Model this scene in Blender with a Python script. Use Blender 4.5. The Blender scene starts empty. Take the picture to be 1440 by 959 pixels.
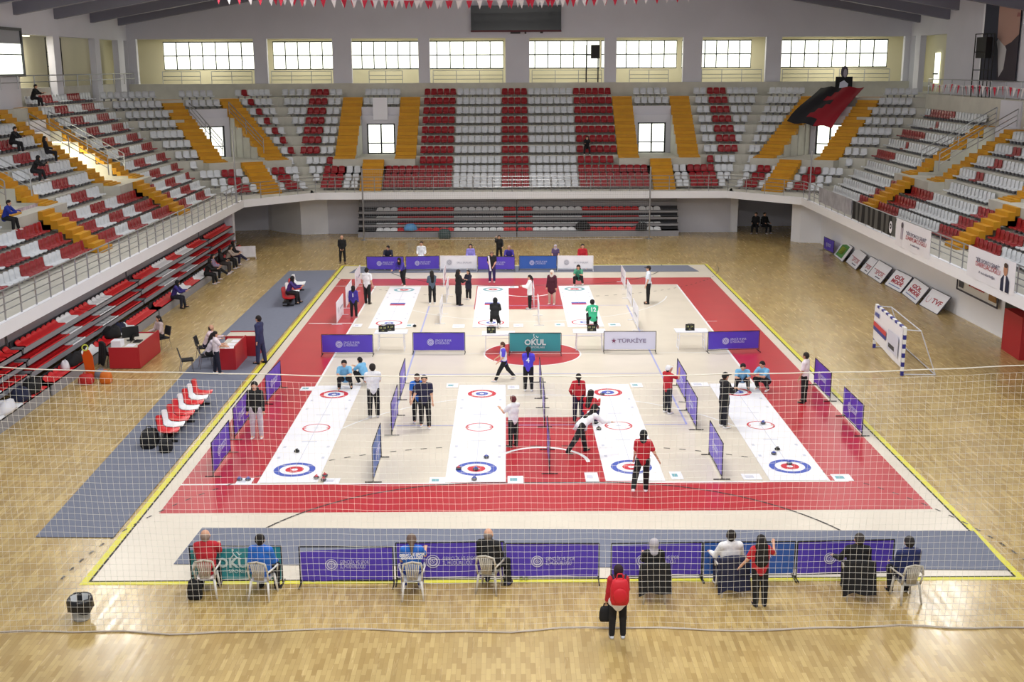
import bpy, math, random
import numpy as np
from mathutils import Vector, Matrix
random.seed(7)
rng = np.random.default_rng(7)
S = bpy.context.scene
COL = S.collection
PI = math.pi
# ------------------------------------------------------------------ camera model
CF, CX, CY, CZ, CP, CR, CYAW = 1628.25765, -0.925375520, -28.6746848, 10.6566523, 0.233767106, -0.00403205818, 0.00363538280
def _axes():
    f = np.array([math.sin(CYAW)*math.cos(CP), math.cos(CYAW)*math.cos(CP), -math.sin(CP)])
    r = np.array([math.cos(CYAW), -math.sin(CYAW), 0.0]); u = np.cross(r, f)
    c, s = math.cos(CR), math.sin(CR)
    return r*c+u*s, -r*s+u*c, f
RA, UA, FA = _axes()
CC = np.array([CX, CY, CZ])
def G(px, py, h=0.0):
    """point of the place seen at photo pixel px,py on the level z=h"""
    d = FA+RA*(px-720)/CF-UA*(py-479.5)/CF
    return CC+d*(h-CZ)/d[2]
def GX(px, py, x):
    d = FA+RA*(px-720)/CF-UA*(py-479.5)/CF
    return CC+d*(x-CX)/d[0]
def GY(px, py, y):
    d = FA+RA*(px-720)/CF-UA*(py-479.5)/CF
    return CC+d*(y-CY)/d[1]
def PROJ(X):
    d = np.array(X, float)-CC; z = d@FA
    return 720+CF*(d@RA)/z, 479.5-CF*(d@UA)/z
def hgt(x, y, py):
    """height above floor point x,y that shows at picture row py"""
    lo, hi = -1., 20.
    for _ in range(40):
        m = (lo+hi)/2
        if PROJ((x, y, m))[1] > py: lo = m
        else: hi = m
    return lo
cam = bpy.data.cameras.new('camera'); co = bpy.data.objects.new('camera', cam); COL.objects.link(co)
cam.sensor_width = 36; cam.lens = CF*36/1440; cam.clip_end = 500
co.matrix_world = Matrix(((RA[0], UA[0], -FA[0], CX), (RA[1], UA[1], -FA[1], CY), (RA[2], UA[2], -FA[2], CZ), (0, 0, 0, 1)))
S.camera = co
# ------------------------------------------------------------------ materials
def lin(c):
    return tuple((v/12.92 if v <= .04045 else ((v+.055)/1.055)**2.4) for v in (x/255 for x in c))
MATS = {}
def M(name, rgb=(200, 200, 200), rough=.6, metal=0., spec=.5, noise=0., nscale=8., emit=0., bump=0.):
    if name in MATS: return MATS[name]
    m = bpy.data.materials.new(name); m.use_nodes = True
    nt = m.node_tree; b = nt.nodes['Principled BSDF']
    c = lin(rgb)+(1,)
    b.inputs['Base Color'].default_value = c
    b.inputs['Roughness'].default_value = rough
    b.inputs['Metallic'].default_value = metal
    b.inputs['Specular IOR Level'].default_value = spec
    if emit:
        b.inputs['Emission Color'].default_value = c; b.inputs['Emission Strength'].default_value = emit
    if noise or bump:
        tc = nt.nodes.new('ShaderNodeTexCoord'); n = nt.nodes.new('ShaderNodeTexNoise')
        n.inputs['Scale'].default_value = nscale; n.inputs['Detail'].default_value = 4
        nt.links.new(tc.outputs['Object'], n.inputs['Vector'])
        if noise:
            r = nt.nodes.new('ShaderNodeMixRGB'); r.blend_type = 'MULTIPLY'; r.inputs[1].default_value = c
            rp = nt.nodes.new('ShaderNodeMapRange'); rp.inputs[3].default_value = 1-noise; rp.inputs[4].default_value = 1+noise*.4
            rp.inputs[1].default_value = .3; rp.inputs[2].default_value = .7
            nt.links.new(n.outputs['Fac'], rp.inputs[0]); nt.links.new(rp.outputs[0], r.inputs[2])
            r.inputs[0].default_value = 1
            nt.links.new(r.outputs[0], b.inputs['Base Color'])
        if bump:
            bp = nt.nodes.new('ShaderNodeBump'); bp.inputs['Strength'].default_value = bump; bp.inputs['Distance'].default_value = .02
            nt.links.new(n.outputs['Fac'], bp.inputs['Height']); nt.links.new(bp.outputs[0], b.inputs['Normal'])
    MATS[name] = m
    return m
def parquet():
    m = M('parquet', (186, 154, 100), .27, spec=.5)
    nt = m.node_tree; b = nt.nodes['Principled BSDF']
    tc = nt.nodes.new('ShaderNodeTexCoord')
    mp = nt.nodes.new('ShaderNodeMapping'); mp.inputs['Rotation'].default_value = (0, 0, PI/2)
    nt.links.new(tc.outputs['Object'], mp.inputs['Vector'])
    br = nt.nodes.new('ShaderNodeTexBrick')
    br.inputs['Color1'].default_value = lin((202, 176, 118))+(1,); br.inputs['Color2'].default_value = lin((172, 144, 90))+(1,)
    br.inputs['Mortar'].default_value = lin((152, 126, 84))+(1,)
    br.inputs['Scale'].default_value = 1; br.inputs['Mortar Size'].default_value = .002
    br.inputs['Brick Width'].default_value = .4; br.inputs['Row Height'].default_value = .09; br.inputs['Bias'].default_value = 0
    nt.links.new(mp.outputs[0], br.inputs['Vector'])
    n = nt.nodes.new('ShaderNodeTexNoise'); n.inputs['Scale'].default_value = .55; n.inputs['Detail'].default_value = 5
    nt.links.new(tc.outputs['Object'], n.inputs['Vector'])
    rp = nt.nodes.new('ShaderNodeMapRange'); rp.inputs[1].default_value = .3; rp.inputs[2].default_value = .7; rp.inputs[3].default_value = .86; rp.inputs[4].default_value = 1.08
    nt.links.new(n.outputs['Fac'], rp.inputs[0])
    mx = nt.nodes.new('ShaderNodeMixRGB'); mx.blend_type = 'MULTIPLY'; mx.inputs[0].default_value = 1
    nt.links.new(br.outputs['Color'], mx.inputs[1]); nt.links.new(rp.outputs[0], mx.inputs[2]); nt.links.new(mx.outputs[0], b.inputs['Base Color'])
    n2 = nt.nodes.new('ShaderNodeTexNoise'); n2.inputs['Scale'].default_value = 1.0; n2.inputs['Detail'].default_value = 3
    mp2 = nt.nodes.new('ShaderNodeMapping'); mp2.inputs['Scale'].default_value = (9, .8, 1)
    nt.links.new(tc.outputs['Object'], mp2.inputs['Vector']); nt.links.new(mp2.outputs[0], n2.inputs['Vector'])
    r2 = nt.nodes.new('ShaderNodeMapRange'); r2.inputs[1].default_value = .3; r2.inputs[2].default_value = .7; r2.inputs[3].default_value = .17; r2.inputs[4].default_value = .3
    nt.links.new(n2.outputs['Fac'], r2.inputs[0]); nt.links.new(r2.outputs[0], b.inputs['Roughness'])
    return m
WOOD = parquet()
CREAM = M('court_cream', (224, 214, 198), .33, noise=.06, nscale=.8)
CRED = M('court_red', (186, 40, 52), .33, noise=.06, nscale=.7)
YEL = M('line_yellow', (222, 214, 60), .4); BLK = M('black', (18, 18, 20), .55); WHT = M('white_paint', (240, 240, 240), .5)
LBL = M('line_lavender', (168, 172, 222), .45); DARK = M('dark_line', (60, 56, 54), .5)
WALLM = M('wall_plaster', (214, 214, 224), .85, noise=.05, nscale=.4); WALLW = M('wall_white', (246, 247, 253), .6, noise=.03, nscale=.5)
CREAMW = M('wall_cream', (226, 220, 190), .85, noise=.03, nscale=.6); CONC = M('concrete', (200, 198, 188), .8, noise=.1, nscale=1.2)
STAIRY = M('stair_yellow', (208, 152, 22), .6, noise=.1, nscale=2.); STEEL = M('steel', (176, 178, 182), .32, metal=.85)
GREYM = M('bleacher_grey', (150, 150, 157), .5, noise=.05, nscale=1.); GREYD = M('bleacher_dark', (46, 46, 52), .6)
SEATR = M('seat_red', (146, 20, 31), .38); SEATW = M('seat_white', (212, 216, 222), .4)
BSR = M('bleacher_seat_red', (214, 32, 40), .35); BSW = M('bleacher_seat_white', (240, 242, 246), .35)
DKBLUE = M('truss_dark', (124, 124, 138), .6); CEIL = M('ceiling_sheet', (196, 196, 202), .8)
PURP_LIT = M('purple_vinyl_backlit', (112, 92, 214), .4)  # purple vinyl with light from behind painted in as a paler tone
PURP = M('purple_vinyl', (84, 62, 190), .42); TEAL = M('teal_vinyl', (52, 150, 160), .42); BLUEV = M('blue_vinyl', (44, 92, 178), .42)
PALEV = M('pale_vinyl', (214, 214, 236), .42); WHV = M('white_vinyl', (240, 240, 248), .42); PRINT = M('pale_print', (206, 204, 240), .5)
CARP = M('carpet_grey', (116, 121, 138), .9, noise=.07, nscale=6.); MATW = M('mat_white', (244, 244, 250), .42, noise=.02, nscale=1.)
RINGR = M('ring_red', (206, 44, 62), .45); RINGB = M('ring_blue', (70, 92, 186), .45); RINGT = M('ring_teal', (120, 176, 186), .45); PALE = M('pale_grey', (206, 208, 222), .6)
PLASW = M('chair_plastic', (232, 230, 226), .4); PLASG = M('chair_plastic_grey', (196, 190, 178), .45)
DESKR = M('desk_red', (176, 30, 42), .5); CHROME = M('chrome', (190, 190, 192), .25, metal=1.)
NAVY = M('navy_cloth', (34, 38, 66), .85, noise=.1, nscale=12.); BLKC = M('black_cloth', (24, 24, 28), .85, noise=.1, nscale=12.)
NETM = M('net_cord', (244, 240, 230), .7); NETG = M('net_cord_grey', (176, 178, 184), .7)
SKINM = M('skin', (214, 164, 136), .6); SKIND = M('skin_tan', (186, 134, 106), .6)
# ------------------------------------------------------------------ mesh builder
class MB:
    def __init__(s): s.v = []; s.f = []; s.m = []
    def add(s, vs, fs, mi=0):
        n = len(s.v); s.v.extend([tuple(map(float, p)) for p in vs]); s.f.extend([tuple(i+n for i in f) for f in fs]); s.m.extend([mi]*len(fs)); return s
    def box(s, x0, x1, y0, y1, z0, z1, mi=0):
        v = [(x, y, z) for z in (z0, z1) for y in (y0, y1) for x in (x0, x1)]
        return s.add(v, [(0, 2, 3, 1), (4, 5, 7, 6), (0, 1, 5, 4), (2, 6, 7, 3), (0, 4, 6, 2), (1, 3, 7, 5)], mi)
    def obox(s, c, ux, uy, uz, mi=0):
        c, ux, uy, uz = map(np.array, (c, ux, uy, uz))
        v = [c+a*ux+b*uy+d*uz for d in (-.5, .5) for b in (-.5, .5) for a in (-.5, .5)]
        return s.add(v, [(0, 2, 3, 1), (4, 5, 7, 6), (0, 1, 5, 4), (2, 6, 7, 3), (0, 4, 6, 2), (1, 3, 7, 5)], mi)
    def tube(s, p, q, r, n=6, mi=0, r2=None):
        p, q = np.array(p, float), np.array(q, float); d = q-p; L = np.linalg.norm(d)
        if L < 1e-6: return s
        d /= L; a = np.cross(d, (0, 0, 1.) if abs(d[2]) < .9 else (1., 0, 0)); a /= np.linalg.norm(a); b = np.cross(d, a)
        r2 = r if r2 is None else r2; v = []
        for c, rr in ((p, r), (q, r2)):
            for i in range(n):
                t = 2*PI*i/n; v.append(c+rr*(math.cos(t)*a+math.sin(t)*b))
        f = [(i, (i+1) % n, n+(i+1) % n, n+i) for i in range(n)]+[tuple(range(n-1, -1, -1)), tuple(range(n, 2*n))]
        return s.add(v, f, mi)
    def path(s, pts, r, n=6, mi=0):
        for a, b in zip(pts[:-1], pts[1:]): s.tube(a, b, r, n, mi)
        return s
    def prism(s, pts, z0, z1, mi=0):
        n = len(pts); v = [(p[0], p[1], z0) for p in pts]+[(p[0], p[1], z1) for p in pts]
        return s.add(v, [tuple(range(n-1, -1, -1)), tuple(range(n, 2*n))]+[(i, (i+1) % n, n+(i+1) % n, n+i) for i in range(n)], mi)
    def poly(s, pts, mi=0):
        return s.add(pts, [tuple(range(len(pts)))], mi)
    def sphere(s, c, r, nu=10, nv=7, mi=0):
        r = np.array(r if hasattr(r, '__len__') else (r, r, r), float); c = np.array(c, float)
        v = [c+(0, 0, -r[2])]
        for j in range(1, nv):
            ph = -PI/2+PI*j/nv
            for i in range(nu):
                t = 2*PI*i/nu; v.append(c+r*(math.cos(ph)*math.cos(t), math.cos(ph)*math.sin(t), math.sin(ph)))
        v.append(c+(0, 0, r[2])); f = []
        for i in range(nu):
            f.append((0, 1+(i+1) % nu, 1+i)); e = 1+(nv-2)*nu
            f.append((e+i, e+(i+1) % nu, len(v)-1))
            for j in range(nv-2):
                a = 1+j*nu
                f.append((a+i, a+(i+1) % nu, a+nu+(i+1) % nu, a+nu+i))
        return s.add(v, f, mi)
    def lathe(s, prof, n=16, mi=0, c=(0, 0, 0)):
        v = []
        for r, z in prof:
            for i in range(n):
                t = 2*PI*i/n; v.append((c[0]+r*math.cos(t), c[1]+r*math.sin(t), c[2]+z))
        f = [(j*n+i, j*n+(i+1) % n, (j+1)*n+(i+1) % n, (j+1)*n+i) for j in range(len(prof)-1) for i in range(n)]
        return s.add(v, f, mi)
    def annulus(s, cx, cy, z, r0, r1, n=40, mi=0, a0=0., a1=2*PI, sy=1.):
        full = abs(a1-a0-2*PI) < 1e-6; k = n if full else n+1; v = []
        for i in range(k):
            t = a0+(a1-a0)*i/n
            for r in (r0, r1): v.append((cx+r*math.cos(t), cy+sy*r*math.sin(t), z))
        f = [(2*i, 2*i+1, 2*((i+1) % k)+1, 2*((i+1) % k)) for i in range(n)]
        return s.add(v, f, mi)
    def disc(s, cx, cy, z, r, n=36, mi=0):
        return s.poly([(cx+r*math.cos(2*PI*i/n), cy+r*math.sin(2*PI*i/n), z) for i in range(n)], mi)
    def build(s, name, mats, parent=None, smooth=False, recenter=None):
        v = np.array(s.v, float).reshape(-1, 3); loc = None
        if recenter is None: recenter = parent is None
        if recenter and len(v):
            lo, hi = v.min(0), v.max(0); loc = np.array([(lo[0]+hi[0])/2, (lo[1]+hi[1])/2, lo[2]]); v = v-loc
        return mkobj(name, v, s.f, mats, parent, smooth, loc, s.m)
def mkobj(name, v, f, mats, parent=None, smooth=False, loc=None, mi=None):
    me = bpy.data.meshes.new(name); me.from_pydata([tuple(p) for p in v], [], [tuple(x) for x in f]); me.validate(verbose=False)
    for m in (mats if isinstance(mats, (list, tuple)) else [mats]): me.materials.append(m)
    if mi is not None and len(mi) == len(me.polygons): me.polygons.foreach_set('material_index', mi)
    if smooth: me.polygons.foreach_set('use_smooth', [True]*len(me.polygons))
    me.update()
    o = bpy.data.objects.new(name, me); COL.objects.link(o)
    if parent is not None: o.parent = parent
    if loc is not None: o.location = loc
    return o
def tag(o, label, cat, group=None, kind=None):
    o['label'] = label; o['category'] = cat
    if group: o['group'] = group
    if kind: o['kind'] = kind
    return o
def struct(o): o['kind'] = 'structure'; return o
def thing(name, label, cat, loc=(0, 0, 0), rz=0., group=None):
    o = bpy.data.objects.new(name, None); COL.objects.link(o); o.empty_display_size = .1
    o.location = loc; o.rotation_euler = (0, 0, rz); return tag(o, label, cat, group)
def dup(root, loc, rz, label=None, group=None):
    r = root.copy(); COL.objects.link(r); r.location = loc; r.rotation_euler = (0, 0, rz)
    if label: r['label'] = label
    if group: r['group'] = group
    for ch in list(root.children):
        c = ch.copy(); COL.objects.link(c); c.parent = r
        for g in list(ch.children):
            d = g.copy(); COL.objects.link(d); d.parent = c
    return r
_txt = {}
def letters(body, size, mat, parent, mtx, depth=.004, align='LEFT', bold=0., name='lettering', fit=None):
    """raised lettering as one mesh; mtx maps the text plane (x right, y up) into the parent"""
    cu = bpy.data.curves.new('txt', 'FONT'); cu.body = body; cu.size = size; cu.extrude = depth/2; cu.align_x = align; cu.offset = bold; cu.resolution_u = 2; cu.space_line = .9
    t = bpy.data.objects.new('txt', cu); COL.objects.link(t)
    bpy.context.view_layer.update()
    me = bpy.data.meshes.new_from_object(t.evaluated_get(bpy.context.evaluated_depsgraph_get()))
    bpy.data.objects.remove(t); bpy.data.curves.remove(cu)
    if fit:
        xs = [v.co.x for v in me.vertices]; k = fit/(max(xs)-min(xs)); me.transform(Matrix.Diagonal((k, 1, 1, 1)))
    me.transform(mtx); me.materials.clear(); me.materials.append(mat)
    o = bpy.data.objects.new(name, me); COL.objects.link(o); o.parent = parent
    return o
def frame_m(o, x, y):
    """matrix of a text plane: origin o, x direction, y direction (in the parent's space)"""
    x, y, o = Vector(x).normalized(), Vector(y).normalized(), Vector(o); z = x.cross(y)
    return Matrix(((x[0], y[0], z[0], o[0]), (x[1], y[1], z[1], o[1]), (x[2], y[2], z[2], o[2]), (0, 0, 0, 1)))
ORD = ['first', 'second', 'third', 'fourth', 'fifth', 'sixth', 'seventh', 'eighth', 'ninth', 'tenth', 'eleventh', 'twelfth', 'thirteenth', 'fourteenth', 'fifteenth', 'sixteenth', 'seventeenth', 'eighteenth', 'nineteenth', 'twentieth']
def ordn(i):
    return ORD[i] if i < 20 else ('%d%s' % (i+1, 'th' if 10 <= (i+1) % 100 <= 20 else {1: 'st', 2: 'nd', 3: 'rd'}.get((i+1) % 10, 'th')))
# ------------------------------------------------------------------ floor and court
b = MB(); b.poly([(-34, -32, 0), (34, -32, 0), (34, 62, 0), (-34, 62, 0)]); struct(b.build('floor', WOOD, recenter=False))
b = MB(); z = .004
mats = [CREAM, CRED, YEL, BLK, WHT, LBL, DARK]
def rect(x0, x1, y0, y1, z, mi): b.poly([(x0, y0, z), (x1, y0, z), (x1, y1, z), (x0, y1, z)], mi)
def ringrect(x0, x1, y0, y1, w, z, mi):
    rect(x0, x1, y0, y0+w, z, mi); rect(x0, x1, y1-w, y1, z, mi); rect(x0, x0+w, y0+w, y1-w, z, mi); rect(x1-w, x1, y0+w, y1-w, z, mi)
rect(-9.86, 9.88, -5.86, 33.95, .004, 0)
ringrect(-10.02, 10.04, -6.02, 34.1, .15, .006, 2); ringrect(-9.87, 9.89, -5.87, 33.96, .05, .006, 3)
ringrect(-9.5, 9.5, -2, 30, 2.0, .006, 1)
rect(-9.5, 8.0, -.06, .03, .009, 4); rect(-9.5, 7.5, 27.97, 28.05, .009, 4); rect(-9.4, -7.5, 19.4, 19.5, .009, 4); rect(7.5, 8.0, 19.5, 19.56, .009, 4)
rect(-7.53, -7.45, 0, 28, .009, 4); rect(7.45, 7.53, 0, 28, .009, 4)
rect(-2.45, 2.45, 0.03, 5.8, .006, 1); rect(-2.45, 2.45, 22.2, 27.97, .006, 1)
b.disc(0, 14, .006, 1.8, 48, 1); b.annulus(0, 14, .009, 1.8, 1.86, 48, 4); rect(-1.8, 1.8, 13.97, 14.03, .009, 4); rect(-7.5, 7.5, 13.98, 14.02, .008, 4)
for yb, sg in ((1.6, 1), (26.4, -1)):
    b.annulus(0, yb, .009, 1.22, 1.33, 30, 4, 0 if sg > 0 else PI, PI if sg > 0 else 2*PI)
    b.annulus(0, yb, .0085, 6.7, 6.76, 60, 4, .2 if sg > 0 else PI+.2, PI-.2 if sg > 0 else 2*PI-.2)
for x in (-4.5, 4.5): rect(x-.03, x+.03, 5, 23, .008, 5)
for y in (5, 11, 17, 23): rect(-4.5, 4.5, y-.025, y+.025, .0075, 5)
for yb, sg in ((-6, 1), (34, -1)):
    for s in (-1, 1):                                    # goal area line: quarter circles joined by a straight
        a0 = (0, PI/2) if s*sg > 0 else (PI/2, PI)
        a0 = a0 if sg > 0 else (a0[0]+PI, a0[1]+PI)
        cx = 1.5*(1 if (a0[0]+a0[1])/2 < PI/2 or (a0[0]+a0[1])/2 > 1.5*PI else -1)
        b.annulus(cx, yb, .0095, 5.97, 6.03, 24, 6, *a0)
        for k in range(32):
            t0 = a0[0]+(a0[1]-a0[0])*k/32; b.annulus(cx, yb, .0095, 8.975, 9.025, 2, 6, t0, t0+.02)
    rect(-1.5, 1.5, yb+sg*6-.03, yb+sg*6+.03, .0095, 6)
    for k in range(3): rect(-1.2+k*.9, -.9+k*.9, yb+sg*9-.03, yb+sg*9+.03, .0095, 6)
struct(b.build('floor_court', mats, recenter=False))
def carpet(pts, label):
    m = MB(); m.prism(pts, .012, .02); tag(m.build('carpet_runner', CARP), label, 'carpet')
carpet([(-11.95, -3.45), (-10.12, -3.5), (-10.12, 32.6), (-12.6, 32.4), (-12.6, 14)], 'long grey carpet strip on the wood floor beside the left yellow line')
carpet([(-8.3, -5.0), (9.85, -5.55), (9.95, -3.4), (-8.2, -2.95)], 'grey-blue carpet strip across the near end behind the seated row')
g0, g1, g2, g3 = G(503, 375), G(985, 371), G(1000, 379), G(480+20, 381)
carpet([(-9.3, 31.7), (9.2, 31.7), (8.9, 33.6), (-9.0, 33.6)], 'grey carpet strip under the far row of banner stands')
# ------------------------------------------------------------------ curling mats
def curling_mat(x0, x1, y0, y1, rings, label, flag=None):
    m = MB(); m.prism([(x0, y0), (x1, y0), (x1, y1), (x0, y1)], .011, .018)
    cx = (x0+x1)/2; z = .0195
    for (yc, mi, mj, r, kind) in rings:
        if kind == 'house':
            m.annulus(cx, yc, z, r*.72, r, 44, mi); m.annulus(cx, yc, z, r*.16, r*.44, 32, mj)
        else:
            m.annulus(cx, yc, z, r*.88, r, 44, mi)
            if kind == 'dots':
                for s in (-1, 1): m.annulus(cx+s*r*.86, yc, z+.0004, r*.06, r*.15, 12, mi)
                m.annulus(cx, yc, z, .0, r*.2, 12, 5, sy=.4)
            else: m.annulus(cx, yc, z, r*.18, r*.36, 24, mj)
    m.poly([(cx-.008, y0+.4, z), (cx+.008, y0+.4, z), (cx+.008, y1-.3, z), (cx-.008, y1-.3, z)], 5)
    L = y1-y0
    for t in (.36, .64):
        m.poly([(cx-.22, y0+L*t-.03, z), (cx+.22, y0+L*t-.03, z), (cx+.22, y0+L*t+.03, z), (cx-.22, y0+L*t+.03, z)], 5)
    if flag:
        m.poly([(cx-.34, flag-.28, z), (cx+.34, flag-.28, z), (cx+.34, flag, z), (cx-.34, flag, z)], 1)
        m.poly([(cx-.34, flag, z), (cx+.34, flag, z), (cx+.34, flag+.28, z), (cx-.34, flag+.28, z)], 2)
    for s in (-.62, .62):
        for t in (.2, .3, .7, .8): m.poly([(cx+s-.04, y0+L*t, z), (cx+s+.04, y0+L*t, z), (cx+s+.04, y0+L*t+.16, z), (cx+s-.04, y0+L*t+.16, z)], 5)
    tag(m.build('curling_mat', [MATW, RINGR, RINGB, RINGT, BLK, PALE]), label, 'curling mat', 'curling mats on the court')
near = lambda o: [(1.08+o, 2, 1, .56, 'house'), (4.78+o, 1, 2, .42, 'dots'), (8.45+o, 1, 2, .47, 'house')]
curling_mat(-7.5, -5.95, .08, 9.55, near(0), 'white curling mat along the left sideline of the near half')
curling_mat(-2.6, -1.0, .05, 9.55, near(0), 'white curling mat left of the red key in the near half')
curling_mat(1.63, 3.2, .08, 9.55, near(.08), 'white curling mat right of the red key in the near half')
curling_mat(5.95, 7.5, .05, 9.55, near(.05), 'white curling mat along the right sideline of the near half')
far = [(19.4, 1, 2, .56, 'house2'), (26.9, 3, 1, .5, 'house')]
curling_mat(-6.75, -5.2, 18.4, 27.75, far, 'white curling mat along the left side of the far half', 23.4)
curling_mat(-2.4, -.88, 18.5, 27.75, far, 'white curling mat left of the red key in the far half', 23.4)
curling_mat(1.58, 3.1, 18.5, 27.75, far, 'white curling mat right of the red key in the far half', 23.4)
def stone(px, py, col, label):
    p = G(px, py); z = .02 if (abs(p[0]) < 7.6) else .008
    r = thing('curling_stone', label, 'curling stone', (p[0], p[1], z), random.random()*3, 'curling stones')
    m = MB(); m.lathe([(0, 0), (.05, 0), (.075, .02), (.08, .04), (.07, .06), (0, .065)], 14); m.build('stone_body', BLK if col == 'k' else M('stone_grey', (90, 90, 96), .4), r, True)
    m = MB(); m.lathe([(0, .064), (.05, .064), (.05, .078), (0, .08)], 14); c = {'r': RINGR, 'b': RINGB, 'k': BLK}[col]; m.build('stone_cap', c, r, True)
    m = MB(); m.path([(-.03, 0, .078), (-.03, 0, .1), (.035, 0, .108)], .01, 6); m.build('handle', c, r)
for a in [(445, 674, 'r', 'red curling stone at near left mat end, outer of three'), (455, 677, 'r', 'red curling stone at near left mat end, innermost of three'), (457, 671, 'r', 'red curling stone at near left mat end, farthest of three'),
          (417.5, 637, 'k', 'dark curling stone alone beyond the near left blue ring'), (684, 645, 'b', 'blue curling stone beyond the blue ring left of the key'), (645, 661, 'r', 'red curling stone on the blue ring edge left of the key'),
          (667, 676, 'b', 'blue curling stone at near end line of the mat left of the key'), (669, 662, 'b', 'blue curling stone in the middle of the house left of the key'),
          (1093, 634, 'k', 'dark curling stone beyond the near right ring, farther of two'), (1088, 640, 'b', 'blue curling stone beyond the near right ring, nearer of two'), (1110, 654, 'b', 'blue curling stone in the near right house'),
          (1073, 597, 'b', 'blue curling stone in the middle ring of the right mat'), (847, 556, 'b', 'blue curling stone in the far ring right of the key'), (842, 605, 'k', 'dark curling stone on the mat edge by the bending player'),
          (337, 676, 'b', 'blue curling stone on the white card left of the left mat, outer'), (349, 676, 'b', 'blue curling stone on the white card left of the left mat, inner'), (583, 460, 'k', 'dark curling stone on the floor by the far left mat')]:
    stone(*a)
def card(px, py, w, d, label, mat=None):
    p = G(px, py); m = MB(); m.box(p[0]-w/2, p[0]+w/2, p[1]-d/2, p[1]+d/2, .0105, .0165); m.box(p[0]-w*.35, p[0]+w*.1, p[1]-d*.2, p[1]+d*.2, .0165, .0175, 1)
    tag(m.build('score_card', [mat or MATW, RINGT if random.random() < .5 else PALE]), label, 'score card', 'cards beside the mats')
for a in [(344, 677.5, .42, .5, 'white score card left of the near left mat, under two blue stones'), (467, 677, .4, .45, 'pale score card right of the near left mat'), (725, 675, .42, .55, 'white score card beside the near mat left of the key'),
          (832, 671.5, .35, .7, 'white score card on the red key by the right mat'), (951, 669, .32, .6, 'lavender score card right of the near right-of-key mat'), (1057, 671, .5, .45, 'grey score card left of the near right mat'),
          (1184, 672, .5, .5, 'white score card with grey face on the red strip at near right'), (615, 676, .42, .45, 'pale score card left of the mat that lies left of the key'), (432, 547, .45, .5, 'white score card on the red strip at the left mat end'),
          (636, 542.5, .4, .5, 'white score card with marks left of the mat left of the key'), (722, 545, .4, .5, 'white score card right of the mat left of the key'), (895, 542, .4, .5, 'white score card with marks right of the right-of-key mat'),
          (984, 541, .6, .5, 'white score card beyond the right divider banners'), (503, 458, .35, .6, 'pale score card beside the far left mat, left of it'), (577, 458, .4, .6, 'pale score card beside the far left mat, right of it'),
          (729, 458, .4, .6, 'pale score card right of the far mat left of the key'), (787, 457, .4, .6, 'pale score card left of the far mat right of the key'), (864, 457, .5, .6, 'pale score card right of the far mat right of the key'),
          (722, 404, .5, .5, 'white score card on the far key line'), (645, 459, .5, .6, 'pale score card left of the far mat left of the key')]:
    card(*a)
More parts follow.
